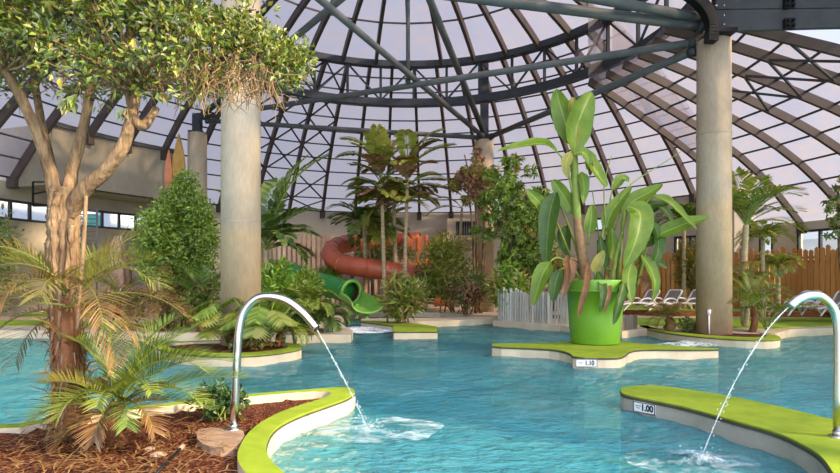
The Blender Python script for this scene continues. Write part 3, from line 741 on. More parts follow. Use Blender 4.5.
def shrub(name, c, rx, ry, rz, base, label, cat, mats, ncl=60, per=26, L=.12, W=.06, crad=.3, seed=1, stems=4, group=None, dry=0.0, srad=.03, lobes=()):
    """leafy shrub: stems rising from the base into clumps of separate leaves"""
    rng = random.Random(seed); base = Vector(base); c = Vector(c)
    e = empty(name, base, label, cat, group, 'thing')
    cl = bush_clumps(rng, c, rx, ry, rz, ncl, crad)
    for (lx, ly, lz, sx, sy, sz, nn) in lobes: cl += bush_clumps(rng, c + Vector((lx * rx, ly * ry, lz * rz)), rx * sx, ry * sy, rz * sz, nn, crad * .8)
    mb = MB(); mb2 = MB()
    for p, r in cl: clump(mb if rng.random() > dry else mb2, rng, p, r, per, L, W)
    mb.build('foliage', mats[0], e)
    if mb2.v: mb2.build('withered_foliage', mats[2] if len(mats) > 2 else M['pinkdry'], e)
    for k in range(stems):
        p, r = cl[k * len(cl) // max(1, stems)]; q = base + Vector((rng.uniform(-.3, .3) * rx, rng.uniform(-.3, .3) * ry, 0))
        m = q.lerp(p, .5) + Vector((rng.uniform(-.15, .15), rng.uniform(-.15, .15), .1)); st = MB()
        st.tube(spline([q, m, p], 4), [srad * (1 - .06 * i) for i in range(9)], 6); st.build('stem', mats[1], e, True)
    return e
def palm(name, base, top, label, cat, fr, mats, trunk_r=.06, seed=1, group=None, crown=None):
    """palm: trunk plus a crown of fronds given as a list of dicts"""
    rng = random.Random(seed); base = Vector(base); top = Vector(top)
    e = empty(name, base, label, cat, group, 'thing')
    if (top - base).length > .05:
        tb = MB(); n = 14; pts = spline([base, base.lerp(top, .5) + Vector((rng.uniform(-.06, .06), rng.uniform(-.06, .06), 0)), top], 7)
        tb.tube(pts, [trunk_r * (1.15 - .35 * i / (len(pts) - 1)) * (1 + .05 * (i % 2)) for i in range(len(pts))], 10); tb.build('trunk', mats[1], e, True)
    for f in fr:
        f = dict(f); m = f.pop('mat', mats[0]); o = f.pop('off', (0, 0, 0))
        frond(top + Vector(o), rng=rng, **f).build('frond', [m, f.get('rmat', mats[2] if len(mats) > 2 else M['stalk'])], e)
    return e
def crown(rng, n, L, el=(20, 75), droop=(60, 110), azr=(0, 360), **k):
    return [dict(az=azr[0] + (azr[1] - azr[0]) * (i + rng.uniform(-.3, .3)) / n, el=rng.uniform(*el), L=L * rng.uniform(.8, 1.15), droop=rng.uniform(*droop), **k) for i in range(n)]
# ================================================================== FOREGROUND PLANTING AND SPOUTS
rng = random.Random(11)
# ---- twisted tree at the left
TB = gr(68, 436, -.05); TD = TB.y
tree = empty('strangler_tree', TB, 'leafy tree with pale twisted multi-limbed trunk at the left edge of the picture', 'tree', kind='thing')
def tp(px, py, dd=0.0): return at(px, py, TD + dd)
mb = MB()
tr_pts = spline([tp(70, 446), tp(70, 400), tp(68, 350), tp(65, 300), tp(63, 250), tp(64, 215), tp(66, 188)], 6)
rads = [.125 - .025 * min(1, i / 14) + (.025 * max(0, (i - 28) / 8)) for i in range(len(tr_pts))]
mb.tube(tr_pts, rads, 16, wob=.09, rng=rng); mb.build('trunk', M['bark'], tree, True)
def limb(pts, r0, r1, name='limb', mat='bark', n=12, wob=.07):
    m = MB(); q = spline(pts, 6); m.tube(q, [r0 + (r1 - r0) * i / (len(q) - 1) for i in range(len(q))], n, wob=wob, rng=rng); return m.build(name, M[mat], tree, True)
limb([tp(57, 205), tp(50, 172, -.05), tp(40, 140, -.1), tp(22, 100, -.2), tp(4, 70, -.3), tp(-30, 20, -.4)], .06, .03)
limb([tp(68, 205), tp(72, 170, .1), tp(79, 145, .12), tp(86, 115, .1), tp(92, 70, .1), tp(90, 0, .2)], .06, .03)
limb([tp(70, 215), tp(84, 190, -.08), tp(104, 172, -.12), tp(122, 148, -.15), tp(131, 120, -.1), tp(138, 90), tp(160, 40, .2), (tp(190, -20, .3))], .072, .03)
limb([tp(60, 205, .1), tp(50, 160, .2), tp(41, 120, .3), tp(32, 60, .4), tp(30, 0, .4)], .045, .025)
limb([tp(132, 118, -.1), tp(142, 126, -.1), tp(150, 118, -.05), tp(156, 108, 0)], .05, .03, 'limb')
limb([tp(133, 108, -.05), tp(126, 70, .2), tp(130, 20, .4)], .045, .02)
limb([tp(150, 62, .1), tp(190, 45, .3), tp(235, 35, .5), tp(285, 45, .8)], .03, .01)
# strangling roots wound down the trunk
for k in range(20):
    a0 = rng.uniform(0, 6.28); tw = rng.uniform(-1.6, 1.6); i0 = rng.randrange(24, 37); i1 = rng.randrange(0, 12)
    pts = []
    for i in range(i0, i1, -2):
        a = a0 + tw * (i0 - i) / 30 + math.sin(i * .7 + k) * .12; rr = rads[i] * 1.03
        pts.append(tr_pts[i] + Vector((math.cos(a) * rr, math.sin(a) * rr, 0)))
    if len(pts) < 3: continue
    m = MB(); q = spline(pts, 3); m.tube(q, [rng.uniform(.014, .034) * (1 - .5 * i / len(q)) + .006 for i in range(len(q))], 6, wob=.1, rng=rng); m.build('strangling_root', M['bark'], tree, True)
m = MB(); m.tube(spline([tp(86, 196, -.16), tp(84, 240, -.2), tp(80, 290, -.2), tp(77, 330, -.18)], 5), .016, 7); m.build('aerial_root', M['bark'], tree, True)
# brown fibre and dead sheaths around the foot
m = MB()
for k in range(420):
    i = rng.randrange(0, 17); a = rng.uniform(0, 6.28); p = tr_pts[i] + Vector((math.cos(a), math.sin(a), 0)) * rads[i]
    d = Vector((math.cos(a) * .5, math.sin(a) * .5, rng.choice((-1, -1, .9)))) + rdir(rng) * .35; L = rng.uniform(.1, .26)
    p2 = p + d.normalized() * L * .5; strip_leaf(m, [p, p2, p2 + (d + Vector((0, 0, -.7))).normalized() * L * .5], [.012, .010, .002], Vector((math.cos(a), math.sin(a), .2)), .2)
m.build('bark_fibre', M['straw'], tree)
m = MB(); m.tube([tr_pts[i] + Vector((rng.uniform(-.01, .01), rng.uniform(-.01, .01), 0)) for i in range(0, 20)], [rads[i] * (1.12 if i < 14 else 1.12 - .1 * (i - 13) / 6) for i in range(0, 20)], 18, wob=.13, rng=rng)
m.build('fibrous_sheath', M['fibre'], tree)
# canopy
def cb(x):
    t = [(-140, 95), (0, 92), (30, 84), (60, 92), (85, 112), (105, 108), (130, 92), (160, 98), (200, 100), (215, 88), (225, 62), (245, 66), (262, 74), (280, 88), (292, 82), (305, 60)]
    for (a, ya), (b, yb) in zip(t[:-1], t[1:]):
        if a <= x <= b: return ya + (yb - ya) * (x - a) / (b - a)
    return 60
def ct(x):  # upper edge towards the right
    return -170 if x < 205 else -170 + 0 * x if x < 215 else (12 if x < 262 else 34 + (x - 262) * .5)
lf = MB(); tw = MB(); yl = MB(); tips = []
limbs_end = [tp(4, 70, -.3), tp(-30, 20, -.4), tp(92, 70, .1), tp(90, 0, .2), tp(138, 90), tp(160, 40, .2), tp(190, -20, .3), tp(32, 60, .4), tp(235, 35, .5), tp(285, 45, .8), tp(40, 140, -.1)]
n = 0
while n < 1050:
    x = rng.uniform(-140, 300); lo = cb(x); hi = ct(x)
    y = rng.uniform(hi, lo)
    if x > 205 and rng.random() < (.80 if y < 30 else .45): continue
    if 215 < x < 262 and y < 22 and rng.random() < .7: continue
    if y > lo - 30 and rng.random() < .45: continue
    d = rng.uniform(4.0, 6.4) if x < 200 else rng.uniform(4.8, 6.0)
    c = at(x, y - 4, d); rad = rng.uniform(.10, .22); tips.append(c); n += 1
    clump(lf, rng, c, rad, 36, .066, .034, .1)
    e = min(limbs_end, key=lambda q: (q - c).length)
    if (e - c).length < 1.5:
        mid = e.lerp(c, .5) + rdir(rng) * .08
        tw.tube(spline([e, mid, c], 3), [.012, .011, .010, .008, .007, .006, .005], 5)
for x, y, d in ((60, 82, 4.3), (38, 62, 4.4), (133, 43, 4.3), (176, 70, 4.5), (215, 40, 4.9), (100, 20, 4.6), (236, 88, 5.0)):
    leaf1(yl, at(x, y - 5, d), Vector((.1, -.1, -1)), Vector((0, -1, 0)), .10, .055)
for x, y in ((66, 102), (72, 106), (76, 98), (160, 96), (126, 112)):
    for _ in range(3): leaf1(lf, at(x + rng.uniform(-3, 3), y - 4, 4.2), Vector((rng.uniform(-.6, .6), -.3, -.7)), Vector((0, -1, .2)), .12, .065)
lf.build('foliage', M['canopy'], tree); tw.build('twigs', M['bark'], tree); yl.build('yellow_leaves', M['yellowleaf'], tree)
# dangling dry rootlets
hr_ = MB()
for k in range(420):
    x = rng.choice((rng.gauss(195, 14), rng.gauss(208, 14), rng.gauss(238, 14), rng.gauss(264, 8), rng.uniform(10, 170))); y = rng.uniform(48, 84); d = rng.uniform(4.7, 5.6)
    p = at(x, y, d); pts = [p]; v = Vector((rng.uniform(-.5, .5), rng.uniform(-.2, .2), -.6))
    for _ in range(5): v = (v + rdir(rng) * .55 + Vector((0, 0, -.15))).normalized(); pts.append(pts[-1] + v * rng.uniform(.04, .085))
    hr_.tube(pts, [.005, .0045, .004, .0035, .003, .002], 4)
hr_.build('dry_rootlets', M['stalkbrown'], tree)

# ---- feather palms among the roots
PA = gr(76, 441, -.07); topA = PA + Vector((-.06, .02, 1.22))
fa = []
R1 = random.Random(5)
k = dict(nl=26, ll=.36, lw=.008, vee=25, hang=.14, rr=.010, seg=3)
for az, el, L, dr, mt in ((-95, 42, .95, 95, 'palmgold'), (-80, 20, .95, 80, 'palm'), (-110, 60, 1.0, 120, 'palmgold'), (-130, 30, .9, 100, 'straw'), (-60, 50, .9, 70, 'palm'), (-100, 10, .9, 75, 'straw'), (-145, 50, .9, 120, 'palm'), (-85, 65, 1.0, 95, 'palmgold'),
                       (70, 62, .75, 40, 'palm'), (95, 48, .85, 45, 'palmgold'), (85, 22, .95, 70, 'straw'), (110, 40, .95, 85, 'palm'), (130, 25, .9, 100, 'straw'), (60, 75, .8, 50, 'palmgold'), (100, 5, .8, 60, 'straw'), (20, 60, .8, 70, 'palm'), (-20, 60, .8, 70, 'palm'), (170, 55, .6, 120, 'palmgold'), (-165, 35, .7, 110, 'straw'), (-90, 5, 1.05, 95, 'straw'), (-75, -5, .9, 70, 'straw'), (112, -25, .8, 55, 'straw'), (-95, 30, 1.15, 110, 'palmgold')):
    fa.append(dict(az=az, el=el, L=L, droop=dr, mat=M[mt], off=(R1.uniform(-.08, .08), R1.uniform(-.1, .05), R1.uniform(-.1, .15)), **k))
palm('feather_palm', PA, topA, 'yellowing feather palm with arching fronds around the twisted trunk', 'palm', fa, [M['palm'], M['fibre'], M['palmgold']], .085, 3)
PB_ = gr(118, 446, -.05); topB = PB_ + Vector((0, 0, .36))
fb = []
k = dict(nl=40, ll=.25, lw=.011, vee=30, hang=.12, rr=.009, seg=2)
for az, el, L, dr, mt in ((85, 45, 1.0, 62, 'palmdark'), (75, 30, .98, 45, 'palmdark'), (100, 58, .95, 95, 'palm'), (60, 64, .8, 50, 'palmdark'), (30, 72, .8, 50, 'palmdark'), (-30, 74, .8, 50, 'palmdark'), (-70, 62, .8, 60, 'palm'), (-95, 45, .65, 60, 'palmgold'), (-120, 30, .6, 80, 'palm'), (150, 40, .65, 100, 'palmdark'),
                       (-160, 45, .6, 110, 'palm'), (120, 20, .6, 90, 'straw'), (180, 20, .5, 110, 'straw'), (-140, 5, .5, 70, 'straw'), (95, 66, .9, 75, 'palmdark'), (-60, 30, .6, 60, 'straw'), (130, 60, .7, 100, 'palm'), (90, 15, .8, 40, 'palmdark'), (10, 55, .8, 60, 'palmdark'), (110, 35, .85, 70, 'palm'), (170, 60, .6, 110, 'palm')):
    fb.append(dict(az=az, el=el, L=L, droop=dr, mat=M[mt], off=(R1.uniform(-.05, .05), R1.uniform(-.05, .05), R1.uniform(-.08, .06)), **k))
palm('feather_palm', PB_, topB, 'small green feather palm growing on the mulch right of the twisted trunk', 'palm', fb, [M['palm'], M['fibre'], M['palm']], .07, 4)
# fallen dry fronds: straw litter
lt = MB(); R2 = random.Random(8)
for kx in range(900):
    px = R2.gauss(95, 70) if R2.random() < .7 else R2.uniform(0, 260); py = R2.uniform(415, 474)
    if px > 236 - max(0, (py - 440)) * .2 or px < -30 or py < 428 - (px - 0) * .09 + 8: continue
    p = gr(px, py, .02 + R2.uniform(-.06, .05)); a = R2.uniform(0, 6.28); L = R2.uniform(.06, .2); d = Vector((math.cos(a), math.sin(a), R2.uniform(-.15, .35)))
    strip_leaf(lt, [p, p + d * L * .5, p + d * L + Vector((0, 0, -.02))], [.005, .005, .001], Vector((0, 0, 1)), .2)
tag(lt.build('dry_litter', M['straw'], origin=(0, 0, 0)), 'dry straw-coloured palm litter strewn over the red mulch', 'plant litter', kind='stuff')
c = gr(218, 420, -.05)
shrub('ground_shrub', c + Vector((0, .1, .16)), .26, .2, .13, c, 'low dark green shrub behind the foot of the left spout', 'shrub', [M['deepgreen'], M['stalk']], 40, 22, .07, .035, .08, 21, 5, srad=.008)
# garden spike lying on the mulch
a, b = gr(152, 478, .03), gr(180, 449, .10)
sk = empty('garden_spike', a, 'thin black rod with pale tip lying on the mulch', 'garden spike', kind='thing')
m = MB(); m.tube([a, b], .011, 8); m.build('rod', M['black'], sk, True)
m = MB(); m.tube([b, b + (b - a).normalized() * .05], .018, 8); m.build('tip', M['slab'], sk, True)
for i, (px, py, s) in enumerate(((150, 449, .03), (158, 455, .045))):
    m = MB(); c = gr(px, py, 0); v = []
    bm = bmesh.new(); bmesh.ops.create_icosphere(bm, subdivisions=2, radius=s)
    for q in bm.verts: q.co = Vector((q.co.x * 1.4, q.co.y, q.co.z * .6)) * (1 + R2.uniform(-.15, .15))
    m.add([q.co + c for q in bm.verts], [tuple(w.index for w in f.verts) for f in bm.faces]); bm.free()
    o = m.build('stone', M['slab'], origin=c)
    tag(o, ['smaller of two brownish pebbles on the mulch right of the small palm', 'larger of two brownish pebbles on the mulch near the black rod'][i], 'stone', 'pebbles on the mulch')

# ---- water spouts
def spout(px, py, dirn, label, jlabel, pts, end, land, r=.036):
    b = gr(px, py, .0 if px > 500 else -.015); D = b.y
    e = empty('water_spout', b, label, 'water spout', 'stainless water spouts', 'thing')
    q = spline([at(x, y, D) for x, y in pts], 7)
    m = MB(); m.tube([b] + q, r, 18); m.build('pipe', M['steel'], e, True)
    f = MB(); f.lathe(b, [(0, .012), (r * 1.9, .012), (r * 1.9, 0), (r * 2, -.02)], 20)
    f.lathe(b, [(r * 1.05, .012), (r * 1.25, .014), (r * 1.15, .05), (r, .05)], 20); f.build('base_flange', M['steel'], e, True)
    p0 = at(*end, D); p1 = gr(*land, WZ); w = MB(); R = random.Random(3); pr = []
    v0 = (q[-1] - q[-2]).normalized(); n = 26
    T = 1.0; 
    # ballistic line from the pipe mouth to the landing point
    slope = v0.z / max(1e-3, math.hypot(v0.x, v0.y)); hx = p1 - p0; hd = math.hypot(hx.x, hx.y)
    for i in range(n + 1):
        s = i / n; z = p0.z + slope * hd * s + (p1.z - p0.z - slope * hd) * s * s
        pr.append(Vector((p0.x + hx.x * s, p0.y + hx.y * s, z)))
    w.tube(pr, [.0045 + .003 * math.sin(i * 1.9) * (i / n) + R.uniform(-.001, .002) for i in range(n + 1)], 8, wob=.25, rng=R)
    for i in range(60):
        s = R.uniform(.15, 1); p = pr[int(s * n)] + rdir(R) * .035 * s; rr = R.uniform(.003, .007)
        w.tube([p - Vector((0, 0, rr * 1.5)), p, p + Vector((0, 0, rr * 1.5))], [rr * .3, rr, rr * .3], 5)
    for i in range(36):   # splash crown
        a = R.uniform(0, 6.28); ra = R.uniform(.0, .16); p = p1 + Vector((math.cos(a) * ra, math.sin(a) * ra, R.random() ** 2 * .13)); rr = R.uniform(.003, .007)
        w.tube([p - Vector((0, 0, rr * 1.5)), p, p + Vector((0, 0, rr * 1.5))], [rr * .3, rr, rr * .3], 5)
    o = w.build('water_jet', M['foam'], origin=p0); o.data.polygons.foreach_set('use_smooth', [True] * len(o.data.polygons)); tag(o, jlabel, 'water jet', None, 'thing')
    return e
def foammat():
    t = NT('falling_water'); df = t.n('ShaderNodeBsdfDiffuse'); df.inputs['Color'].default_value = (.85, .92, .92, 1); tp = t.n('ShaderNodeBsdfTransparent')
    gl = t.n('ShaderNodeBsdfGlossy'); gl.inputs['Roughness'].default_value = .05
    a = t.n('ShaderNodeMixShader'); a.inputs[0].default_value = .72; t.l(df.outputs[0], a.inputs[1]); t.l(tp.outputs[0], a.inputs[2])
    b = t.n('ShaderNodeMixShader'); b.inputs[0].default_value = .2; t.l(a.outputs[0], b.inputs[1]); t.l(gl.outputs[0], b.inputs[2]); t.l(b.outputs[0], t.out.inputs['Surface']); return t.m
M['foam'] = foammat()
spout(233.5, 429, 1, 'curved stainless steel spout on the mulched island at left', 'thin water jet falling from the left spout', [(235, 400), (237, 360), (239, 332), (244, 312), (256, 299), (270, 296.5), (287, 301), (303, 313), (316, 328)], (317, 330), (368, 430))
spout(838, 437, -1, 'curved stainless steel spout at the right edge on the green pad', 'thin water jet falling from the right spout', [(838, 400), (838.5, 360), (838, 326), (833, 308), (822, 297), (811, 295), (799, 299), (790, 306)], (789, 307), (700, 461), .036)
# white churned water where jets and slide run in
def frothmat(op, lo, hi):
    t = NT('water_froth'); v = t.coord((1, 1.4, 1), 'World'); n = t.noise(v, 9, 5, .65); n2 = t.noise(v, 2.5, 3)
    mm = t.n('ShaderNodeMath', operation='MULTIPLY'); t.l(n, mm.inputs[0]); t.l(n2, mm.inputs[1])
    f = t.ramp(mm.outputs[0], [(lo, (0, 0, 0)), (hi, (1, 1, 1))])
    df = t.n('ShaderNodeBsdfDiffuse'); df.inputs['Color'].default_value = (.82, .9, .9, 1); tp = t.n('ShaderNodeBsdfTransparent')
    a = t.n('ShaderNodeMixShader'); k = t.n('ShaderNodeMath', operation='MULTIPLY'); t.l(f, k.inputs[0]); k.inputs[1].default_value = op; t.l(k.outputs[0], a.inputs[0]); t.l(tp.outputs[0], a.inputs[1]); t.l(df.outputs[0], a.inputs[2]); t.l(a.outputs[0], t.out.inputs['Surface']); return t.m
M['froth'] = frothmat(.95, .12, .30); M['ripple'] = frothmat(.38, .20, .42); M['bubble'] = frothmat(.8, .14, .36)
def froth(c, rx, ry, label, h=.05, seed=1, mat='froth'):
    R = random.Random(seed); mb = MB(); nr, na = 10, 28; vs = [(c.x, c.y, c.z + h)]
    for i in range(1, nr + 1):
        for j in range(na):
            a = 2 * math.pi * j / na; u = i / nr * (1 + .18 * mnoise.noise(Vector((math.cos(a) * 1.5, math.sin(a) * 1.5, seed))))
            z = c.z + .012 + h * (1 - i / nr) ** 1.2 * (1 + R.uniform(-.8, .8))
            vs.append((c.x + math.cos(a) * rx * u, c.y + math.sin(a) * ry * u, z))
    fs = [(0, 1 + j, 1 + (j + 1) % na) for j in range(na)] + [(1 + i * na + j, 1 + (i + 1) * na + j, 1 + (i + 1) * na + (j + 1) % na, 1 + i * na + (j + 1) % na) for i in range(nr - 1) for j in range(na)]
    mb.add(vs, fs)
    return tag(mb.build('water_froth', M[mat], None, True, (c.x, c.y, c.z)), label, 'froth', None, 'stuff')
froth(gr(380, 430, WZ + .02), .62, .5, 'white ripples where the left jet lands', .03, 2, 'ripple')
froth(gr(692, 463, WZ + .02), .55, .34, 'white splash where the right jet lands', .05, 3, 'ripple')
froth(gr(686, 345.4, WZ + .02), .85, .36, 'bubbling white water behind the green pot pad', .08, 4, 'bubble')
froth(gr(366, 330, WZ + .02), 1.1, 1.2, 'foaming water below the end of the green slide', .06, 5)
# ================================================================== POT WITH STRELITZIA
M['lime'] = mottled('lime_plastic', srgb(100, 148, 38), srgb(110, 158, 44), 2, .4, .02, spec=.5)
M['soil'] = mottled('dark_soil', srgb(66, 48, 34), srgb(96, 72, 50), 8, .95, .6)
PD = 11.9; PC = Vector(((595 - 420) / F_PX * PD, PD, 0))
pot = empty('plant_pot', PC, 'giant lime green plastic plant pot standing on the middle pad', 'plant pot', kind='thing')
m = MB(); m.lathe(PC, [(0, .004), (.485, .004), (.50, .03), (.545, .55), (.583, 1.10), (.60, 1.10), (.605, 1.13), (.625, 1.32), (.618, 1.345), (.595, 1.345), (.585, 1.30), (.57, 1.12), (.3, 1.12)], 56); m.build('body', M['lime'], pot, True)
m = MB(); m.lathe(PC, [(.606, 1.095), (.618, 1.105), (.618, 1.125), (.607, 1.135)], 56); m.build('rim_band', M['lime'], pot, True)
m = MB(); m.lathe(PC, [(.585, 1.20), (.4, 1.24), (.2, 1.26), (0, 1.27)], 32); m.build('soil', M['soil'], pot, True)
def banana_mat(name, c1, c2, rib, stripes=True):
    t = NT(name); uv = t.n('ShaderNodeUVMap'); sep = t.n('ShaderNodeSeparateXYZ'); t.l(uv.outputs[0], sep.inputs[0])
    wv = t.n('ShaderNodeTexWave'); wv.bands_direction = 'Y'; wv.inputs['Scale'].default_value = 8; wv.inputs['Distortion'].default_value = 1.5; t.l(uv.outputs[0], wv.inputs['Vector'])
    n1 = t.noise(t.coord((1, 1, 1), 'World'), 5, 4)
    g = t.n('ShaderNodeNewGeometry')
    col = t.ramp(n1, [(.3, c1), (.7, c2)])
    col = t.mixc(.25, col, t.ramp(wv.outputs['Fac'], [(.2, tuple(k * .6 for k in c1)), (.8, tuple(min(1, k * 1.25) for k in c2))]))
    ab = t.n('ShaderNodeMath', operation='ABSOLUTE'); sb = t.n('ShaderNodeMath', operation='SUBTRACT'); t.l(sep.outputs['X'], sb.inputs[0]); sb.inputs[1].default_value = .5; t.l(sb.outputs[0], ab.inputs[0])
    rb = t.ramp(ab.outputs[0], [(.015, (1, 1, 1)), (.04, (0, 0, 0))]); col = t.mixc(rb, col, rib)
    d = t.n('ShaderNodeBsdfDiffuse'); tr = t.n('ShaderNodeBsdfTranslucent'); gl = t.n('ShaderNodeBsdfGlossy'); gl.inputs['Roughness'].default_value = .35
    bn = t.bump(wv.outputs['Fac'], .25, .02)
    for q in (d, gl): t.l(bn, q.inputs['Normal'])
    t.l(col, d.inputs['Color']); t.l(t.mixc(1.0, col, (1, 1, .5), 'MULTIPLY'), tr.inputs['Color'])
    a = t.n('ShaderNodeMixShader'); a.inputs[0].default_value = .38; t.l(d.outputs[0], a.inputs[1]); t.l(tr.outputs[0], a.inputs[2])
    b = t.n('ShaderNodeMixShader'); b.inputs[0].default_value = .03; t.l(a.outputs[0], b.inputs[1]); t.l(gl.outputs[0], b.inputs[2]); t.l(b.outputs[0], t.out.inputs['Surface']); return t.m
M['bl'] = banana_mat('broad_leaf', srgb(88, 118, 26), srgb(118, 146, 40), srgb(150, 170, 74))
M['bld'] = banana_mat('broad_leaf_dark', srgb(54, 84, 24), srgb(76, 106, 34), srgb(108, 130, 54))
M['blb'] = banana_mat('broad_leaf_brown', srgb(112, 74, 42), srgb(146, 104, 64), srgb(96, 66, 40))
M['bly'] = banana_mat('broad_leaf_yellow', srgb(140, 146, 52), srgb(170, 160, 78), srgb(190, 170, 100))
def broad_leaf(parent, pet, blade, wpx, mat='bl', nh=(0, -1, .35), fold=.22, tear=0.0, seed=0, name='leaf', stalk='stalk', base=.15):
    """pet / blade: points (px, py, depth offset); wpx: full width in pixels at the middle"""
    R = random.Random(seed); nh = Vector(nh)
    B = spline([at(x, y, PD + d) for x, y, d in blade], 5); k = len(B); hw = wpx * (.42 if mat == 'blb' else .66) / F_PX * PD
    m = MB()
    if pet:
        P = spline([at(x, y, PD + d) for x, y, d in pet] + [B[0]], 4); m.tube(P, [.028 - .014 * i / len(P) for i in range(len(P))], 7, 1)
    vs = []; uv = []; NW = 3
    for i, p in enumerate(B):
        u = i / (k - 1); w = hw * (min(1, base + u / .28) if u < .28 else 1) * (max(0, 1 - ((u - .3) / .7) ** 2.0) ** .8 if u > .3 else 1) + .002
        t = (B[min(i + 1, k - 1)] - B[max(i - 1, 0)]).normalized(); s = t.cross(nh)
        if s.length < .1: s = t.cross(Vector((1, 0, .2)))
        s.normalize(); n = s.cross(t)
        for j in range(-NW, NW + 1):
            q = j / NW; ww = w * (1 - (R.random() * tear if abs(j) == NW else 0))
            vs.append(p + s * (q * ww * (1 - .12 * q * q)) + n * (fold * ww * abs(q) ** 1.4 + (R.uniform(-.012, .012) if abs(j) == NW else 0)))
            uv.append((.5 + q / 2, u * 2.2))
    W = 2 * NW + 1; b0 = len(m.v)
    m.add(vs, [(i * W + j, i * W + j + 1, (i + 1) * W + j + 1, (i + 1) * W + j) for i in range(k - 1) for j in range(W - 1)], 0)
    o = m.build(name, [M[mat], M[stalk]], parent, True)
    me = o.data; ul = me.uv_layers.new(name='UVMap')
    for lp in me.loops:
        q = lp.vertex_index - b0
        ul.data[lp.index].uv = uv[q] if q >= 0 else (.1, .1)
    return o
ST = empty('strelitzia', PC + Vector((0, 0, 1.25)), 'giant bird of paradise with paddle leaves growing in the lime pot', 'banana-like plant', kind='thing')
def stalk(pts, r0, r1, mat='stalk'):
    m = MB(); q = spline([at(x, y, PD + d) for x, y, d in pts], 6); m.tube(q, [r0 + (r1 - r0) * i / (len(q) - 1) for i in range(len(q))], 12, wob=.05, rng=rng); m.build('stem', M[mat], ST, True)
stalk([(585, 286, 0), (581, 250, 0), (577, 215, 0), (575, 180, 0), (574, 152, 0)], .10, .075)
stalk([(586, 284, -.02), (583, 258, -.03), (579, 236, -.03), (577, 218, -.02)], .125, .08, 'stalkbrown')
for pp in ([(606, 286, .1), (608, 250, .1), (610, 215, .15)], [(618, 286, 0), (620, 250, 0), (624, 212, 0)], [(628, 284, .1), (632, 250, .1), (638, 215, .2)], [(598, 286, -.15), (600, 255, -.1), (604, 225, 0)], [(612, 287, -.2), (615, 262, -.2), (622, 232, -.1)], [(636, 286, .2), (644, 255, .3), (650, 232, .4)]):
    stalk(pp, .055, .03)
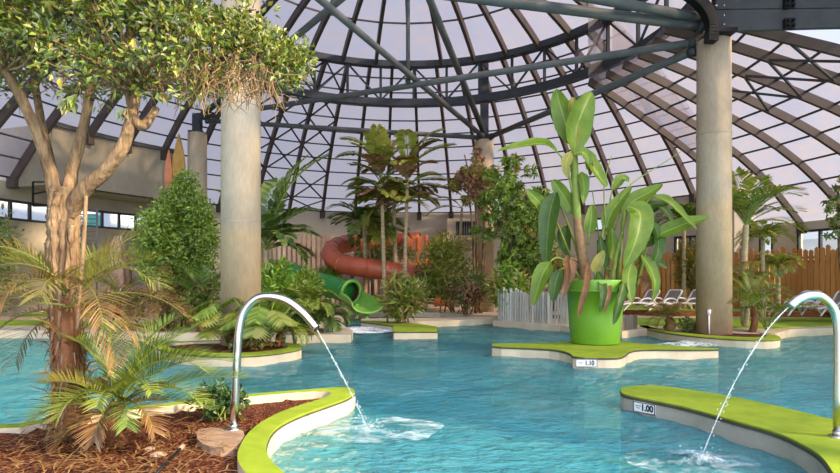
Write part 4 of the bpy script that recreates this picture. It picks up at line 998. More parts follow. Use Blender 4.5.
BLV = [
 ([(575, 175, 0)], [(575, 154, -.05), (577, 128, -.12), (584, 108, -.18), (592, 92, -.12)], 26, 'bl', (.35, -1, .2), .2),
 ([(573, 175, 0)], [(572, 145, 0), (565, 122, .05), (559, 102, .05), (556, 89, 0)], 19, 'bl', (-.4, -1, .2), .25),
 ([], [(575, 150, -.06), (573, 128, -.08), (572, 108, -.1), (573, 97, -.08)], 11, 'bly', (0, -1, .2), .5),
 ([(573, 196, 0), (568, 172, -.05), (562, 158, -.1)], [(557, 152, -.15), (545, 144, -.25), (525, 145, -.4), (497, 151, -.5)], 13, 'bl', (0, -.75, .8), .3),
 ([], [(571, 152, -.12), (567, 160, -.18), (566, 168, -.18), (568, 178, -.14)], 11, 'bly', (-.2, -1, .1), .15, .3),
 ([], [(574, 154, -.16), (582, 152, -.2), (588, 158, -.2), (587, 170, -.18)], 10, 'bl', (0, -1, .4), .2, .2),
 ([], [(586, 154, -.1), (590, 165, -.12), (590, 176, -.1)], 9, 'blb', (0, -1, .2), .15),
 ([], [(581, 146, 0), (590, 162, -.1), (600, 178, -.2), (607, 187, -.2)], 15, 'bl', (.5, -1, .2), .3),
 ([], [(581, 172, -.05), (584, 185, -.1), (583, 204, -.12)], 10, 'bl', (.2, -1, .1), .25),
 ([(588, 245, 0)], [(589, 234, -.05), (591, 220, -.1), (592, 204, -.05)], 11, 'bl', (-.2, -1, .1), .3),
 ([(579, 240, 0), (575, 210, .1)], [(573, 214, .1), (566, 200, .1), (557, 186, .1), (552, 180, .1)], 13, 'bl', (-.5, -1, .3), .25),
 ([(584, 280, .2), (572, 235, .3), (560, 205, .25)], [(556, 192, .1), (550, 212, 0), (547, 240, -.05), (546, 269, 0)], 17, 'bld', (-.5, -1, .1), .35),
 ([(584, 282, .2), (568, 250, .3), (558, 225, .3)], [(551, 215, .2), (542, 205, .15), (533, 196, .1), (526, 189, .1)], 12, 'bl', (-.4, -1, .5), .3),
 ([(588, 284, .3), (566, 250, .4), (560, 230, .4)], [(566, 225, .4), (564, 240, .4), (568, 256, .4)], 13, 'bld', (-.3, -1, .1), .25),
 ([(585, 284, 0), (566, 262, -.1), (556, 258, -.2)], [(550, 262, -.3), (541, 278, -.4), (533, 306, -.4)], 15, 'bl', (-.6, -1, .1), .3),
 ([(585, 284, 0), (570, 268, -.2)], [(560, 270, -.4), (555, 285, -.5), (553, 302, -.5)], 11, 'bld', (-.3, -1, .1), .3),
 ([(584, 280, .1), (574, 262, 0)], [(567, 256, -.3), (569, 272, -.5), (562, 300, -.6)], 13, 'blb', (-.2, -1, .1), .3),
 ([(586, 280, .1), (578, 262, 0)], [(571, 258, -.5), (573, 270, -.6), (570, 284, -.6)], 9, 'blb', (.2, -1, .1), .3),
 ([], [(588, 262, -.3), (586, 285, -.75), (581, 305, -.78), (578, 318, -.75)], 9, 'blb', (0, -1, .1), .3),
 ([], [(598, 272, -.3), (603, 290, -.72), (600, 312, -.74)], 7, 'bld', (0, -1, .1), .3),
 ([], [(606, 274, -.3), (609, 292, -.72), (604, 314, -.74)], 7, 'blb', (0, -1, .1), .3),
 ([(622, 240, 0)], [(628, 206, -.2), (640, 214, -.35), (636, 240, -.45), (624, 268, -.45)], 24, 'bl', (.25, -1, .15), .18),
 ([(614, 230, .1)], [(622, 214, .1), (632, 202, .1), (648, 193, .1), (663, 184, .1)], 15, 'bl', (-.1, -1, .7), .25),
 ([(630, 240, 0), (634, 215, .1)], [(640, 212, .05), (652, 204, .1), (664, 203, .1), (676, 199, 0)], 13, 'bld', (-.1, -1, .7), .25),
 ([(636, 235, 0), (645, 205, 0)], [(653, 196, -.1), (668, 202, -.2), (683, 216, -.3), (697, 230, -.35)], 11, 'bl', (.3, -.8, .6), .35),
 ([(640, 260, 0), (648, 240, 0)], [(656, 236, 0), (672, 229, -.1), (690, 222, -.15), (709, 217, -.2)], 14, 'bl', (0, -1, .6), .25),
 ([(636, 262, 0), (640, 250, 0)], [(644, 246, 0), (652, 238, 0), (664, 230, .05)], 12, 'bld', (-.1, -1, .6), .25),
 ([(636, 262, .1), (645, 240, .1)], [(652, 222, 0), (658, 236, -.05), (657, 254, -.1), (650, 274, -.1)], 14, 'bld', (.4, -1, .1), .3),
 ([(630, 270, 0), (636, 258, 0)], [(642, 256, -.1), (650, 268, -.2), (655, 284, -.25), (652, 301, -.25)], 12, 'bl', (.4, -1, .1), .3),
 ([(626, 280, 0)], [(632, 262, -.2), (628, 280, -.4), (632, 304, -.5)], 14, 'bl', (.2, -1, .1), .25),
 ([(622, 280, 0)], [(624, 280, -.4), (620, 298, -.72), (613, 325, -.72)], 12, 'bld', (.2, -1, .1), .3, .5),
 ([(606, 235, .1)], [(606, 232, .1), (610, 215, .1), (620, 200, .1), (632, 186, .1)], 13, 'bl', (-.4, -1, .4), .3),
 ([(606, 250, .2), (609, 210, .2)], [(612, 190, .2), (622, 178, .2), (629, 182, .2)], 9, 'bl', (0, -1, .5), .3),
 ([(630, 250, .3), (645, 222, .3)], [(650, 214, .3), (657, 205, .3), (668, 214, .25), (672, 222, .2)], 10, 'bld', (.2, -1, .5), .3),
 ([(620, 285, .2), (632, 268, .3)], [(640, 262, .3), (655, 262, .3), (668, 268, .2)], 12, 'bld', (0, -1, .6), .25),
 ([(596, 285, -.2)], [(594, 272, -.25), (598, 262, -.3), (604, 250, -.3)], 10, 'bly', (0, -1, .3), .3),
 ([(610, 270, -.1)], [(606, 268, -.2), (602, 252, -.25), (600, 236, -.25)], 9, 'bld', (0, -1, .2), .3),
 ([(618, 275, .1)], [(616, 262, 0), (613, 246, -.05), (612, 228, -.05)], 11, 'bl', (0, -1, .2), .3),
 ([(634, 284, .1)], [(640, 276, -.1), (646, 282, -.2), (642, 293, -.25)], 10, 'blb', (.2, -1, .2), .3),
]
for i, L in enumerate(BLV):
    broad_leaf(ST, L[0], L[1], L[2], L[3], L[4], L[5], L[6] if len(L) > 6 else .05, i, stalk='stalkbrown' if L[3] == 'blb' else 'stalk')
# thin bare stalks reaching up
for pp in ([(610, 240, .1), (618, 205, .1), (630, 185, .1), (668, 160, .1), (682, 151, .1)], [(606, 230, .1), (604, 195, .1), (606, 175, .1), (612, 155, .1)], [(600, 250, .2), (596, 215, .2), (592, 190, .2)]):
    m = MB(); q = spline([at(x, y, PD + d) for x, y, d in pp], 6); m.tube(q, [.016 - .008 * i / len(q) for i in range(len(q))], 6); m.build('bare_stalk', M['stalk'], ST, True)

# ------------------------------------------------------------------ depth signs
M['signwhite'] = mottled('sign_white', srgb(214, 216, 212), srgb(226, 226, 222), 4, .5, .02)
M['ink'] = mottled('sign_ink', srgb(28, 30, 34), srgb(36, 38, 42), 4, .6, .02)
def depth_sign(a, b, zc, h, txt, label):
    a, b = Vector((a.x, a.y, zc)), Vector((b.x, b.y, zc)); c = (a + b) / 2; u = (b - a).normalized(); w = (b - a).length
    nrm = Vector((u.y, -u.x, 0)); ang = math.atan2(u.y, u.x); c = c + nrm * .012
    e = empty('depth_sign', c, label, 'sign', 'pool depth signs', 'thing')
    m = MB(); m.box(c, (w, .012, h), ang); pl_ = m.build('plate', M['signwhite'], e)
    f = MB()
    for dx, dz, sx, sz in ((0, h / 2 - .006, w, .008), (0, -h / 2 + .006, w, .008), (w / 2 - .005, 0, .008, h), (-w / 2 + .005, 0, .008, h)): f.box(c + u * dx + Vector((0, 0, dz)) + nrm * .007, (sx, .004, sz), ang)
    f.build('border', M['ink'], pl_)
    f = MB()
    for q in range(2): f.box(c - u * (w * .27) + Vector((0, 0, h * (.12 - .2 * q))) + nrm * .007, (w * (.26 - .1 * q), .003, h * .05), ang)
    f.build('small_print', M['ink'], pl_)
    cu = bpy.data.curves.new('depth_figures', 'FONT'); cu.body = txt; cu.size = h * .82; cu.extrude = .002; cu.align_x = 'CENTER'; cu.align_y = 'CENTER'; cu.materials.append(M['ink'])
    cu.offset = .004
    tmp = bpy.data.objects.new('tmp', cu); COL.objects.link(tmp); dgp = bpy.context.evaluated_depsgraph_get(); me = bpy.data.meshes.new_from_object(tmp.evaluated_get(dgp)); bpy.data.objects.remove(tmp)
    me.materials.clear(); me.materials.append(M['ink'])
    t = bpy.data.objects.new('depth_figures', me); COL.objects.link(t); t.parent = pl_
    t.matrix_local = Matrix.Translation((u * (w * .14)) + nrm * .008) @ Matrix.Rotation(ang, 4, 'Z') @ Matrix.Rotation(R_(90), 4, 'X') @ Matrix.Scale(.85, 4, (1, 0, 0))
    return e
depth_sign(gr(575.5, 357.15), gr(597, 357.35), -.1, .135, '1.10', 'white depth sign reading 1.10 under the potted plant pad')
depth_sign(gr(634, 396.6), gr(656, 400.4), -.105, .12, '1.00', 'white depth sign reading 1.00 on the lower right pad')

# ================================================================== ISLAND OF THE NEAR COLUMN
R = random.Random(31)
def philodendron(name, base, label, n, H, leafL, seed, mats=('limebush',), cat='plant', group=None, spread=.5):
    """big cut leaves on stalks rising from one crown"""
    R = random.Random(seed); e = empty(name, base, label, cat, group, 'thing'); base = Vector(base)
    for i in range(n):
        az = 360 * i / n + R.uniform(-20, 20); el = R.uniform(58, 88); L = H * R.uniform(.55, 1.1)
        pts = arc(base, az, el, L, R.uniform(10, 45), 6); mb = MB(); mb.tube(pts, .011, 5, 1)
        t = (pts[-1] - pts[-2]).normalized(); out = Vector((math.sin(R_(az)), math.cos(R_(az)), -.55)).normalized()
        s = out.cross(Vector((0, 0, 1))).normalized(); nn = s.cross(out); l = leafL * R.uniform(.7, 1.15); p = pts[-1]
        # lobed blade: fingers on both sides of the midrib
        mb.tube([p, p + out * l], [.008, .003], 4, 1)
        for k in range(9):
            u = (k + .6) / 9; q = p + out * (l * u * .9 - l * .12); wl = l * .62 * math.sin(math.pi * (.18 + .72 * u)) 
            for sg in (1, -1):
                d = (s * sg + out * (.25 + .6 * u) - nn * .0 + Vector((0, 0, -.25))).normalized()
                strip_leaf(mb, [q, q + d * wl * .5 + nn * wl * .06, q + d * wl], [l * .05, l * .05, .003], nn, .12)
        mb.build('leaf', [M[R.choice(mats)], M['stalk']], e)
    return e
def nlab(base, s): return s
philodendron('philodendron', gr(228, 346, -.04), 'cut-leaved philodendron left of the near column foot, behind the spout', 16, 1.0, .6, 41, ('bush', 'palm', 'darkbush'), 'philodendron')
philodendron('philodendron', gr(262, 348.5, -.04), 'cut-leaved philodendron right of the near column foot, seen through the spout arch', 18, 1.15, .6, 42, ('bush', 'palm', 'darkbush'), 'philodendron')
b = gr(279, 346.2, -.04)
palm('screw_pine', b, b + Vector((0, 0, .25)), 'spiky drooping plant at the right end of the near column island', 'screw pine', crown(R, 16, 1.0, (30, 80), (90, 150), nl=18, ll=.16, lw=.04, vee=20, hang=.3, rr=.012), [M['palm'], M['fibre'], M['palmgold']], .07, 44)
c = gr(250, 348, -.03)
shrub('ground_shrub', c + Vector((0, 0, .2)), .5, .25, .2, c, 'brownish low leaves at the foot of the near column', 'shrub', [M['drybush'], M['stalkbrown'], M['pinkdry']], 26, 18, .12, .06, .12, 45, 4, None, .3, .01)

# ================================================================== ISLAND OF THE RIGHT COLUMN
R = random.Random(51)
b = gr(668, 330, -.02)
palm('rosette_palm', b, b + Vector((0, 0, .32)), 'stubby reddish rosette palm at the left end of the right column island', 'palm', crown(R, 24, .72, (5, 85), (50, 110), nl=20, ll=.20, lw=.018, vee=25, hang=.2, mat=M['drybush']), [M['drybush'], M['fibre'], M['stalkbrown']], .13, 52)
b = gr(690, 331.5, -.02)
shrub('ground_shrub', b + Vector((0, 0, .2)), .35, .25, .18, b, 'small dark green shrub at the foot of the right column', 'shrub', [M['darkbush'], M['stalk']], 26, 18, .10, .04, .1, 53, 4, None, 0, .01)
b = gr(752, 333, -.02)
palm('feather_palm', b, b + Vector((0, 0, .7)), 'small feather palm right of the right column foot with arching fronds', 'palm',
     [dict(az=a, el=e, L=l, droop=dr, nl=26, ll=.26, lw=.018, vee=28, hang=.2, rr=.012, mat=M[mt]) for a, e, l, dr, mt in ((-85, 50, 1.3, 95, 'palmgold'), (-100, 62, 1.2, 110, 'palm'), (-70, 75, 1.1, 60, 'palm'), (80, 60, 1.3, 90, 'palmdark'), (95, 45, 1.2, 80, 'palm'), (60, 72, 1.2, 60, 'palm'), (180, 60, .9, 110, 'palm'), (-140, 55, 1.0, 120, 'palm'), (135, 55, 1.1, 100, 'palmdark'), (20, 75, 1.2, 60, 'palm'), (-120, 35, 1.0, 70, 'palmgold'), (110, 70, 1.2, 120, 'palmdark'))], [M['palm'], M['fibre'], M['stalk']], .08, 54)
def fan_palm(base, label, n, H, L, seed, mats=('palmdark', 'palm'), name='fan_palm'):
    R = random.Random(seed); base = Vector(base); e = empty(name, base, label, 'fan palm', None, 'thing')
    for i in range(n):
        az = 360 * i / n + R.uniform(-25, 25); pts = arc(base, az, R.uniform(55, 88), H * R.uniform(.6, 1.1), R.uniform(10, 50), 6); mb = MB(); mb.tube(pts, .013, 5, 1)
        t = (pts[-1] - pts[-2]).normalized(); out = (t + Vector((math.sin(R_(az)), math.cos(R_(az)), -.3)) * .8).normalized(); s = out.cross(Vector((0, 0, 1))).normalized(); nn = s.cross(out)
        for k in range(15):
            a = R_(-120 + 240 * k / 14); d = (out * math.cos(a) + s * math.sin(a) + nn * .12).normalized(); l = L * R.uniform(.85, 1.1)
            strip_leaf(mb, [pts[-1], pts[-1] + d * l * .55, pts[-1] + d * l * .8 + Vector((0, 0, -.06)) * l, pts[-1] + d * l + Vector((0, 0, -.28)) * l], [.004, .022, .018, .002], nn, .25)
        mb.build('leaf', [M[R.choice(mats)], M['stalk']], e)
    return e
fan_palm(gr(766, 331, -.02), 'fan palm with long bare stalks on the right column island', 11, 1.2, .5, 55)
b = gr(735, 330.5, -.02)
lp = empty('garden_light', gr(709, 334.2, 0), 'small white bollard light before the right column', 'garden light', kind='thing')
m = MB(); c = gr(709, 334.2, -.02); m.tube([c, c + Vector((0, 0, .50))], .02, 10); lpp = m.build('post', M['signwhite'], lp, True)
m = MB(); m.tube([c + Vector((0, 0, .50)), c + Vector((0, 0, .62))], .045, 12); m.build('lamp_head', M['signwhite'], lpp, True)
b = Vector(((745 - 420) / F_PX * 17, 17, 0))
R = random.Random(57)
palm('fishtail_palm', b, at(746, 225, 17), 'slim palm just right of the right column with ringed trunk', 'palm',
     crown(R, 13, 1.9, (45, 85), (30, 100), nl=30, ll=.5, lw=.055, vee=25, hang=.35, rr=.02, kind='fishtail') +
     [dict(az=75, el=35, L=2.1, droop=50, nl=32, ll=.55, lw=.05, vee=20, hang=.3, rr=.02, kind='fishtail'), dict(az=95, el=20, L=1.7, droop=60, nl=32, ll=.5, lw=.05, vee=20, hang=.3, rr=.02, kind='fishtail')], [M['palm'], M['palmtrunk'], M['stalk']], .10, 57)
for i, (px, d, tp2, lab, s) in enumerate(((763, 18.2, 240, 'bushy fishtail palm beside the right column palm, level with the fence top', 61), (745, 16.2, 285, 'golden drooping fishtail palm in front of the right fence beside the column', 62), (778, 18.6, 268, 'drooping fishtail palm farthest right before the orange fence', 63))):
    R = random.Random(s); b = Vector(((px - 420) / F_PX * d, d, 0))
    palm('fishtail_palm', b, at(px, tp2, d), lab, 'palm', crown(R, 14, (.95, 1.0, .8)[i], (35, 82), (80, 150), nl=26, ll=.34, lw=.05, vee=20, hang=.5, rr=.015, kind='fishtail', mat=M[('palmlight', 'palmgold', 'palmlight')[i]]), [M['palm'], M['palmtrunk'], M['stalk']], .07, s)
# ================================================================== FAR PLANTING, SLIDES, FENCES, LOUNGERS
def base_at(px, d, z=0.0): return Vector(((px - 420) / F_PX * d, d, z))
def vis_shrub(name, px0, px1, py0, py1, d, label, cat, mats, ncl, per, L, W, seed, z=0.0, crad=.35, stems=5, dry=0.0, ry=None, group=None, srad=.04, lobes=()):
    """shrub whose crown fills about this window of the view at depth d"""
    a, b = at(px0, py1, d), at(px1, py0, d); c = (a + b) / 2; rx, rz = (b.x - a.x) / 2, (b.z - a.z) / 2
    return shrub(name, c, max(.05, rx - crad * .5), ry or rx * .8, max(.05, rz - crad * .5), (c.x, d, z), label, cat, mats, ncl, per, L, W, crad, seed, stems, group, dry, srad, lobes)
B, S = M['bush'], M['stalkbrown']
vis_shrub('ficus_bush', 148, 222, 192, 296, 15.8, 'tall dense bright green bush in front of the distant left column', 'bush', [B, M['bark']], 100, 60, .12, .058, 71, crad=.36, stems=6, lobes=((-.2, 0, .9, .45, .5, .45, 30), (.5, -.2, .7, .35, .4, .4, 22), (-.75, .1, .2, .45, .4, .5, 22), (.1, 0, 1.25, .2, .3, .25, 8), (.75, 0, -.1, .3, .4, .7, 18)))
vis_shrub('ficus_bush', 134, 176, 200, 285, 15.0, 'looser lower flank of green foliage left of the tall bush', 'bush', [B, M['bark']], 46, 34, .16, .08, 72, crad=.3, stems=4)
vis_shrub('dry_shrub', 140, 188, 286, 330, 14.9, 'brownish scrubby shrub below the tall bush at the pool edge', 'shrub', [M['drybush'], S, M['straw']], 46, 26, .15, .035, 73, crad=.22, dry=.5)
vis_shrub('dry_shrub', 180, 218, 285, 330, 14.6, 'dark green and brown scrub left of the near column', 'shrub', [M['darkbush'], S, M['straw']], 40, 26, .16, .03, 74, crad=.22, dry=.3)
vis_shrub('dry_shrub', 96, 146, 290, 326, 15.4, 'golden dry scrub behind the twisted trunk on the far bank', 'shrub', [M['drybush'], S, M['straw']], 36, 24, .16, .035, 75, crad=.22, dry=.5)
vis_shrub('dark_shrub', -30, 18, 205, 316, 19, 'dark green shrub at the left edge behind the palm', 'shrub', [M['darkbush'], S], 60, 30, .2, .08, 76, crad=.4)
R = random.Random(81)
b = base_at(203, 14.75)
palm('screw_pine', b, b + Vector((0, 0, .75)), 'dark spiky rosette plant just left of the near column', 'screw pine', crown(random.Random(77), 26, 1.15, (15, 88), (30, 80), nl=22, ll=.26, lw=.03, vee=20, hang=.2, rr=.012), [M['palmdark'], M['fibre'], M['stalk']], .09, 77)
b = base_at(163, 15.0)
palm('feather_palm', b, b + Vector((0, 0, .9)), 'dry straw-coloured palm below the tall ficus bush', 'palm', crown(random.Random(78), 22, 1.2, (5, 75), (60, 130), nl=24, ll=.26, lw=.022, vee=25, hang=.3, rr=.012), [M['straw'], M['fibre'], M['stalk']], .12, 78)
b = base_at(118, 15.3)
palm('feather_palm', b, b + Vector((0, 0, .8)), 'golden drying palm on the far bank behind the twisted trunk', 'palm', crown(random.Random(79), 20, 1.2, (5, 80), (50, 120), nl=24, ll=.28, lw=.022, vee=25, hang=.25, rr=.012), [M['palmgold'], M['fibre'], M['stalk']], .1, 79)
vis_shrub('jungle_shrub', 168, 220, 262, 312, 17.2, 'leafy shrub filling the gap between ficus bush and near column', 'shrub', [M['bush'], S, M['drybush']], 60, 30, .2, .07, 80, crad=.3, dry=.15)
def fern_palm(px, d, top_py, label, n, L, seed, mat, el=(20, 80), droop=(60, 120), ll=.45, lw=.12, kind='fishtail', nl=20, tr=.08, name='fishtail_palm', extra=(), z=0.0, hang=.35):
    R = random.Random(seed); b = base_at(px, d, z)
    return palm(name, b, at(px, top_py, d), label, 'palm', crown(R, n, L, el, droop, nl=nl, ll=ll, lw=lw, vee=22, hang=hang, rr=.018, kind=kind) + list(extra), [M[mat], M['palmtrunk'], M['stalk']], tr, seed)
# tall dark fern-like palm right of the near column
k = dict(nl=26, ll=.55, lw=.15, vee=20, hang=.4, rr=.025, kind='fishtail')
b = base_at(268, 17.5)
palm('fishtail_palm', b, at(266, 250, 17.5), 'tall dark palm rising directly behind the near column', 'palm',
     [dict(az=80, el=82, L=3.7, droop=55, **k), dict(az=60, el=84, L=3.4, droop=40, **k), dict(az=95, el=70, L=2.2, droop=75, **k), dict(az=85, el=50, L=1.8, droop=80, **k), dict(az=110, el=60, L=1.9, droop=100, **k), dict(az=70, el=25, L=1.5, droop=70, **k), dict(az=-80, el=75, L=2.6, droop=60, **k), dict(az=-100, el=60, L=2.0, droop=90, **k), dict(az=180, el=70, L=2.0, droop=100, **k), dict(az=0, el=80, L=3.0, droop=50, **k), dict(az=140, el=55, L=1.7, droop=110, **k), dict(az=100, el=30, L=1.4, droop=100, **k)], [M['palmdark'], M['palmtrunk'], M['stalk']], .1, 82)
# low jungle between column and slide
for i, (x0, x1, y0, y1, d, lab, mt, sd, dry) in enumerate((
        (256, 296, 258, 330, 14.6, 'lush bright green foliage right behind the near column', 'limebush', 91, .05),
        (285, 322, 284, 332, 14.9, 'green and rust foliage at the pool edge below the green tube', 'bush', 92, .18),
        (318, 340, 268, 288, 26.0, 'yellow-green bush behind the green tube slide', 'limebush', 93, .08),
        (296, 320, 272, 300, 17.5, 'small leafy plant beside the dark end of the green tube', 'bush', 94, .1))):
    vis_shrub('jungle_shrub', x0, x1, y0, y1, d, lab, 'shrub', [M[mt], S, M['pinkdry']], 50, 30, .2, .07, sd, crad=.28, dry=dry)
b = gr(308, 336, 0) + Vector((0, .3, 0))
palm('screw_pine', b, at(308, 310, b.y), 'spiky drooping palm at the pool edge between column and green slide', 'palm', crown(random.Random(95), 18, 1.0, (20, 80), (90, 150), nl=18, ll=.3, lw=.05, vee=20, hang=.5, rr=.014), [M['palm'], M['fibre'], M['stalk']], .08, 95)
b = gr(331, 331, 0) + Vector((0, .15, 0))
palm('screw_pine', b, at(329, 318, b.y), 'drooping grey-green palm at the water edge left of the slide mouth', 'palm', crown(random.Random(96), 15, .8, (10, 75), (90, 150), nl=16, ll=.3, lw=.05, vee=20, hang=.5, rr=.014, mat=M['palmdark']), [M['palmdark'], M['fibre'], M['stalk']], .08, 96)
# pair of tall pale-trunked palms
k = dict(nl=22, ll=.50, lw=.14, vee=20, hang=.55, rr=.028, kind='fishtail')
def tuft(seed, n, Lr, spread, side, dryp):
    R = random.Random(seed); out = []
    for i in range(n):
        h = R.random(); az = R.uniform(0, 360) if i % 3 else R.choice((-85, 85)) + R.uniform(-25, 25)
        mt = 'pinkdry' if R.random() < dryp * (1.6 - h) else R.choice(('palmlight', 'palmlight', 'palm', 'palmgold'))
        out.append(dict(az=az, el=(20 + 62 * h) + R.uniform(-8, 8), L=R.uniform(*Lr) * (.65 + .45 * h), droop=R.uniform(45, 95), mat=M[mt], off=(0, 0, -spread * (1 - h)), **k))
    return out + side
b = base_at(385, 24)
palm('fishtail_palm', b, at(381, 168, 24), 'left of the two tall slim palms with pale bare trunks at the centre', 'palm', tuft(101, 26, (1.7, 2.2), 1.5, [dict(az=-85, el=68, L=2.3, droop=70, mat=M['palmlight'], **k), dict(az=-95, el=45, L=2.0, droop=70, mat=M['palm'], **k)], .25), [M['palm'], M['palmtrunk'], M['stalk']], .085, 101)
b = base_at(405, 23.6)
palm('fishtail_palm', b, at(408, 170, 23.6), 'right of the two tall slim palms, one frond reaching to the right', 'palm', tuft(102, 22, (1.6, 2.1), 1.5, [dict(az=75, el=76, L=2.5, droop=60, mat=M['palmlight'], **k), dict(az=85, el=50, L=2.3, droop=45, mat=M['palmlight'], **k), dict(az=85, el=12, L=2.6, droop=30, mat=M['drybush'], off=(0, 0, -.5), **k), dict(az=95, el=2, L=2.2, droop=30, mat=M['pinkdry'], off=(0, 0, -.6), **k)], .3), [M['palm'], M['palmtrunk'], M['stalk']], .08, 102)
fern_palm(364, 26.5, 224, 'dark mid-height palm with flat drooping fronds left of the tall palms', 13, 1.9, 103, 'palmdark', (5, 60), (50, 100), .6, .14, tr=.1)
fern_palm(394, 25.5, 208, 'bushy green palm filling the space between the tall palms', 14, 1.7, 104, 'palmlight', (10, 80), (50, 110), .6, .16, tr=.1)
fern_palm(380, 26.6, 232, 'bright green feathery palm standing behind the red tube slide', 14, 1.7, 105, 'palmlight', (10, 70), (50, 100), .5, .10, 'feather', 24, .07, 'feather_palm', hang=.2)
vis_shrub('jungle_shrub', 350, 420, 244, 266, 27.2, 'leafy green fringe growing behind the upper edge of the red tube', 'shrub', [M['darkbush'], S, M['drybush']], 46, 26, .22, .09, 106, crad=.3, dry=.3)
b = gr(404, 323, 0)
e_ = vis_shrub('croton', 380, 426, 276, 319, b.y, 'brown-green croton shrub on the small cream planter ledge', 'croton', [M['palm'], S, M['drybush']], 54, 22, .34, .09, 107, crad=.25, stems=9, dry=.4, srad=.018)
# trees round the centre column
vis_shrub('golden_bush', 418, 476, 230, 305, 24, 'broad yellow-green bush left of the centre column', 'bush', [leafmat('olive_leaf', G((116, 134, 44), (144, 152, 52), (168, 166, 64), (128, 136, 48)), .35), S], 110, 36, .22, .08, 111, crad=.42)
vis_shrub('dark_shrub', 406, 440, 268, 306, 25, 'dark shrub with rusty leaves between red tube and golden bush', 'shrub', [M['darkbush'], S, M['pinkdry']], 46, 26, .22, .08, 112, crad=.35, dry=.35)
def umbrella_tree(px, d, y_top, y_bot, wpx, label, seed, mats, ncl=70, name='umbrella_tree', dry=.15, L=.34, W=.11, fork=.35):
    """schefflera-like tree: crooked pale stems carrying whorls of oval leaflets"""
    R = random.Random(seed); b = base_at(px, d); e = empty(name, b, label, 'tree', None, 'thing'); f = MB(); f2 = MB(); ends = []
    top, bot = at(px, y_top, d), at(px, y_bot, d); w = wpx / 2 / F_PX * d
    for k in range(5):
        tx = Vector((b.x + R.uniform(-.8, .8) * w, d + R.uniform(-.6, .6) * w, bot.z + (top.z - bot.z) * R.uniform(.35, .9))); m = MB()
        mid = Vector((b.x + R.uniform(-.25, .25) * w, d + R.uniform(-.2, .2), bot.z * .6 + top.z * .1 + .5)); q = spline([b + Vector((R.uniform(-.15, .15), R.uniform(-.15, .15), 0)), mid, tx], 5)
        m.tube(q, [.06 - .04 * i / len(q) for i in range(len(q))], 7, wob=.1, rng=R); m.build('stem', M['bark'], e, True); ends.append(tx)
    for k in range(ncl):
        v = rdir(R); r = R.random() ** .4; c = (top + bot) / 2 + Vector((v.x * w * r, v.y * w * .8 * r, v.z * (top.z - bot.z) / 2 * r)); mb = f2 if R.random() < dry else f
        for j in range(7):
            wc = c + rdir(R) * .22; ax = rdir(R, .8)
            s = ax.cross(Vector((1, 0, .1))).normalized(); t = s.cross(ax)
            for q in range(8):
                a = 2 * math.pi * q / 8 + R.uniform(-.2, .2); dd = (s * math.cos(a) + t * math.sin(a) - ax * .25).normalized(); leaf1(mb, wc, dd, ax, L * R.uniform(.6, 1), W * R.uniform(.7, 1.1), 0, .2)
    f.build('foliage', M[mats[0]], e)
    if f2.v: f2.build('withered_foliage', M[mats[1]], e)
    return e
umbrella_tree(510, 21.5, 156, 262, 78, 'tall umbrella tree just right of the centre column', 121, ('bush', 'drybush'), 58, L=.30, W=.10, dry=.22)
umbrella_tree(478, 23.4, 152, 206, 56, 'withered brownish umbrella tree growing up around the centre column', 122, ('drybush', 'pinkdry'), 40, L=.26, W=.10, dry=.5)
umbrella_tree(526, 20.8, 200, 292, 54, 'dark bushy tree behind the whitewashed fence', 123, ('bush', 'drybush'), 84, L=.24, W=.09, dry=.12)
vis_shrub('dry_shrub', 446, 494, 272, 312, 22.5, 'withered pinkish brown shrub at the foot of the centre column', 'shrub', [M['darkbush'], S, M['pinkdry']], 50, 26, .24, .09, 124, crad=.3, dry=.45)
vis_shrub('jungle_shrub', 490, 530, 262, 318, 19.2, 'bright green broad-leaved shrub at the left end of the whitewashed fence', 'shrub', [M['limebush'], S, M['drybush']], 46, 24, .28, .11, 125, crad=.28, dry=.15)
vis_shrub('flowering_shrub', 508, 545, 200, 250, 23.5, 'reddish-leaved shrub behind the banana plant', 'shrub', [M['darkbush'], S, M['pinkdry']], 40, 24, .24, .09, 126, crad=.35, dry=.55)
vis_shrub('golden_bush', 540, 572, 245, 292, 20, 'yellowing bush seen behind the brown banana leaf', 'bush', [M['drybush'], S, M['palmgold']], 36, 24, .24, .09, 127, crad=.3, dry=.5)
b = base_at(452, 25.5)
palm('fishtail_palm', b, at(462, 208, 25.5), 'small arching palm frond left of the centre column', 'palm', [dict(az=-85, el=15, L=1.7, droop=60, nl=18, ll=.45, lw=.07, vee=15, hang=.5, rr=.02), dict(az=-70, el=50, L=1.6, droop=80, nl=18, ll=.45, lw=.07, vee=15, hang=.4, rr=.02), dict(az=160, el=50, L=1.2, droop=80, nl=18, ll=.45, lw=.07, vee=15, hang=.4, rr=.02)], [M['palmdark'], M['palmtrunk'], M['stalk']], .07, 128)
# behind the right column
vis_shrub('golden_bush', 676, 706, 240, 296, 23.2, 'yellow-green bush half hidden left of the right column', 'bush', [M['palmgold'], S], 56, 28, .24, .07, 131, crad=.3)
fern_palm(684, 23, 226, 'dark palm above the yellow bush left of the right column', 12, 1.6, 132, 'palmdark', (10, 80), (60, 110), .55, .08, 'feather', 24, .08, 'feather_palm')
umbrella_tree(848, 17.2, 168, 240, 46, 'thin leafy tree cut off by the right edge of the picture', 133, ('darkbush', 'drybush'), 26, dry=.3, L=.2, W=.07)
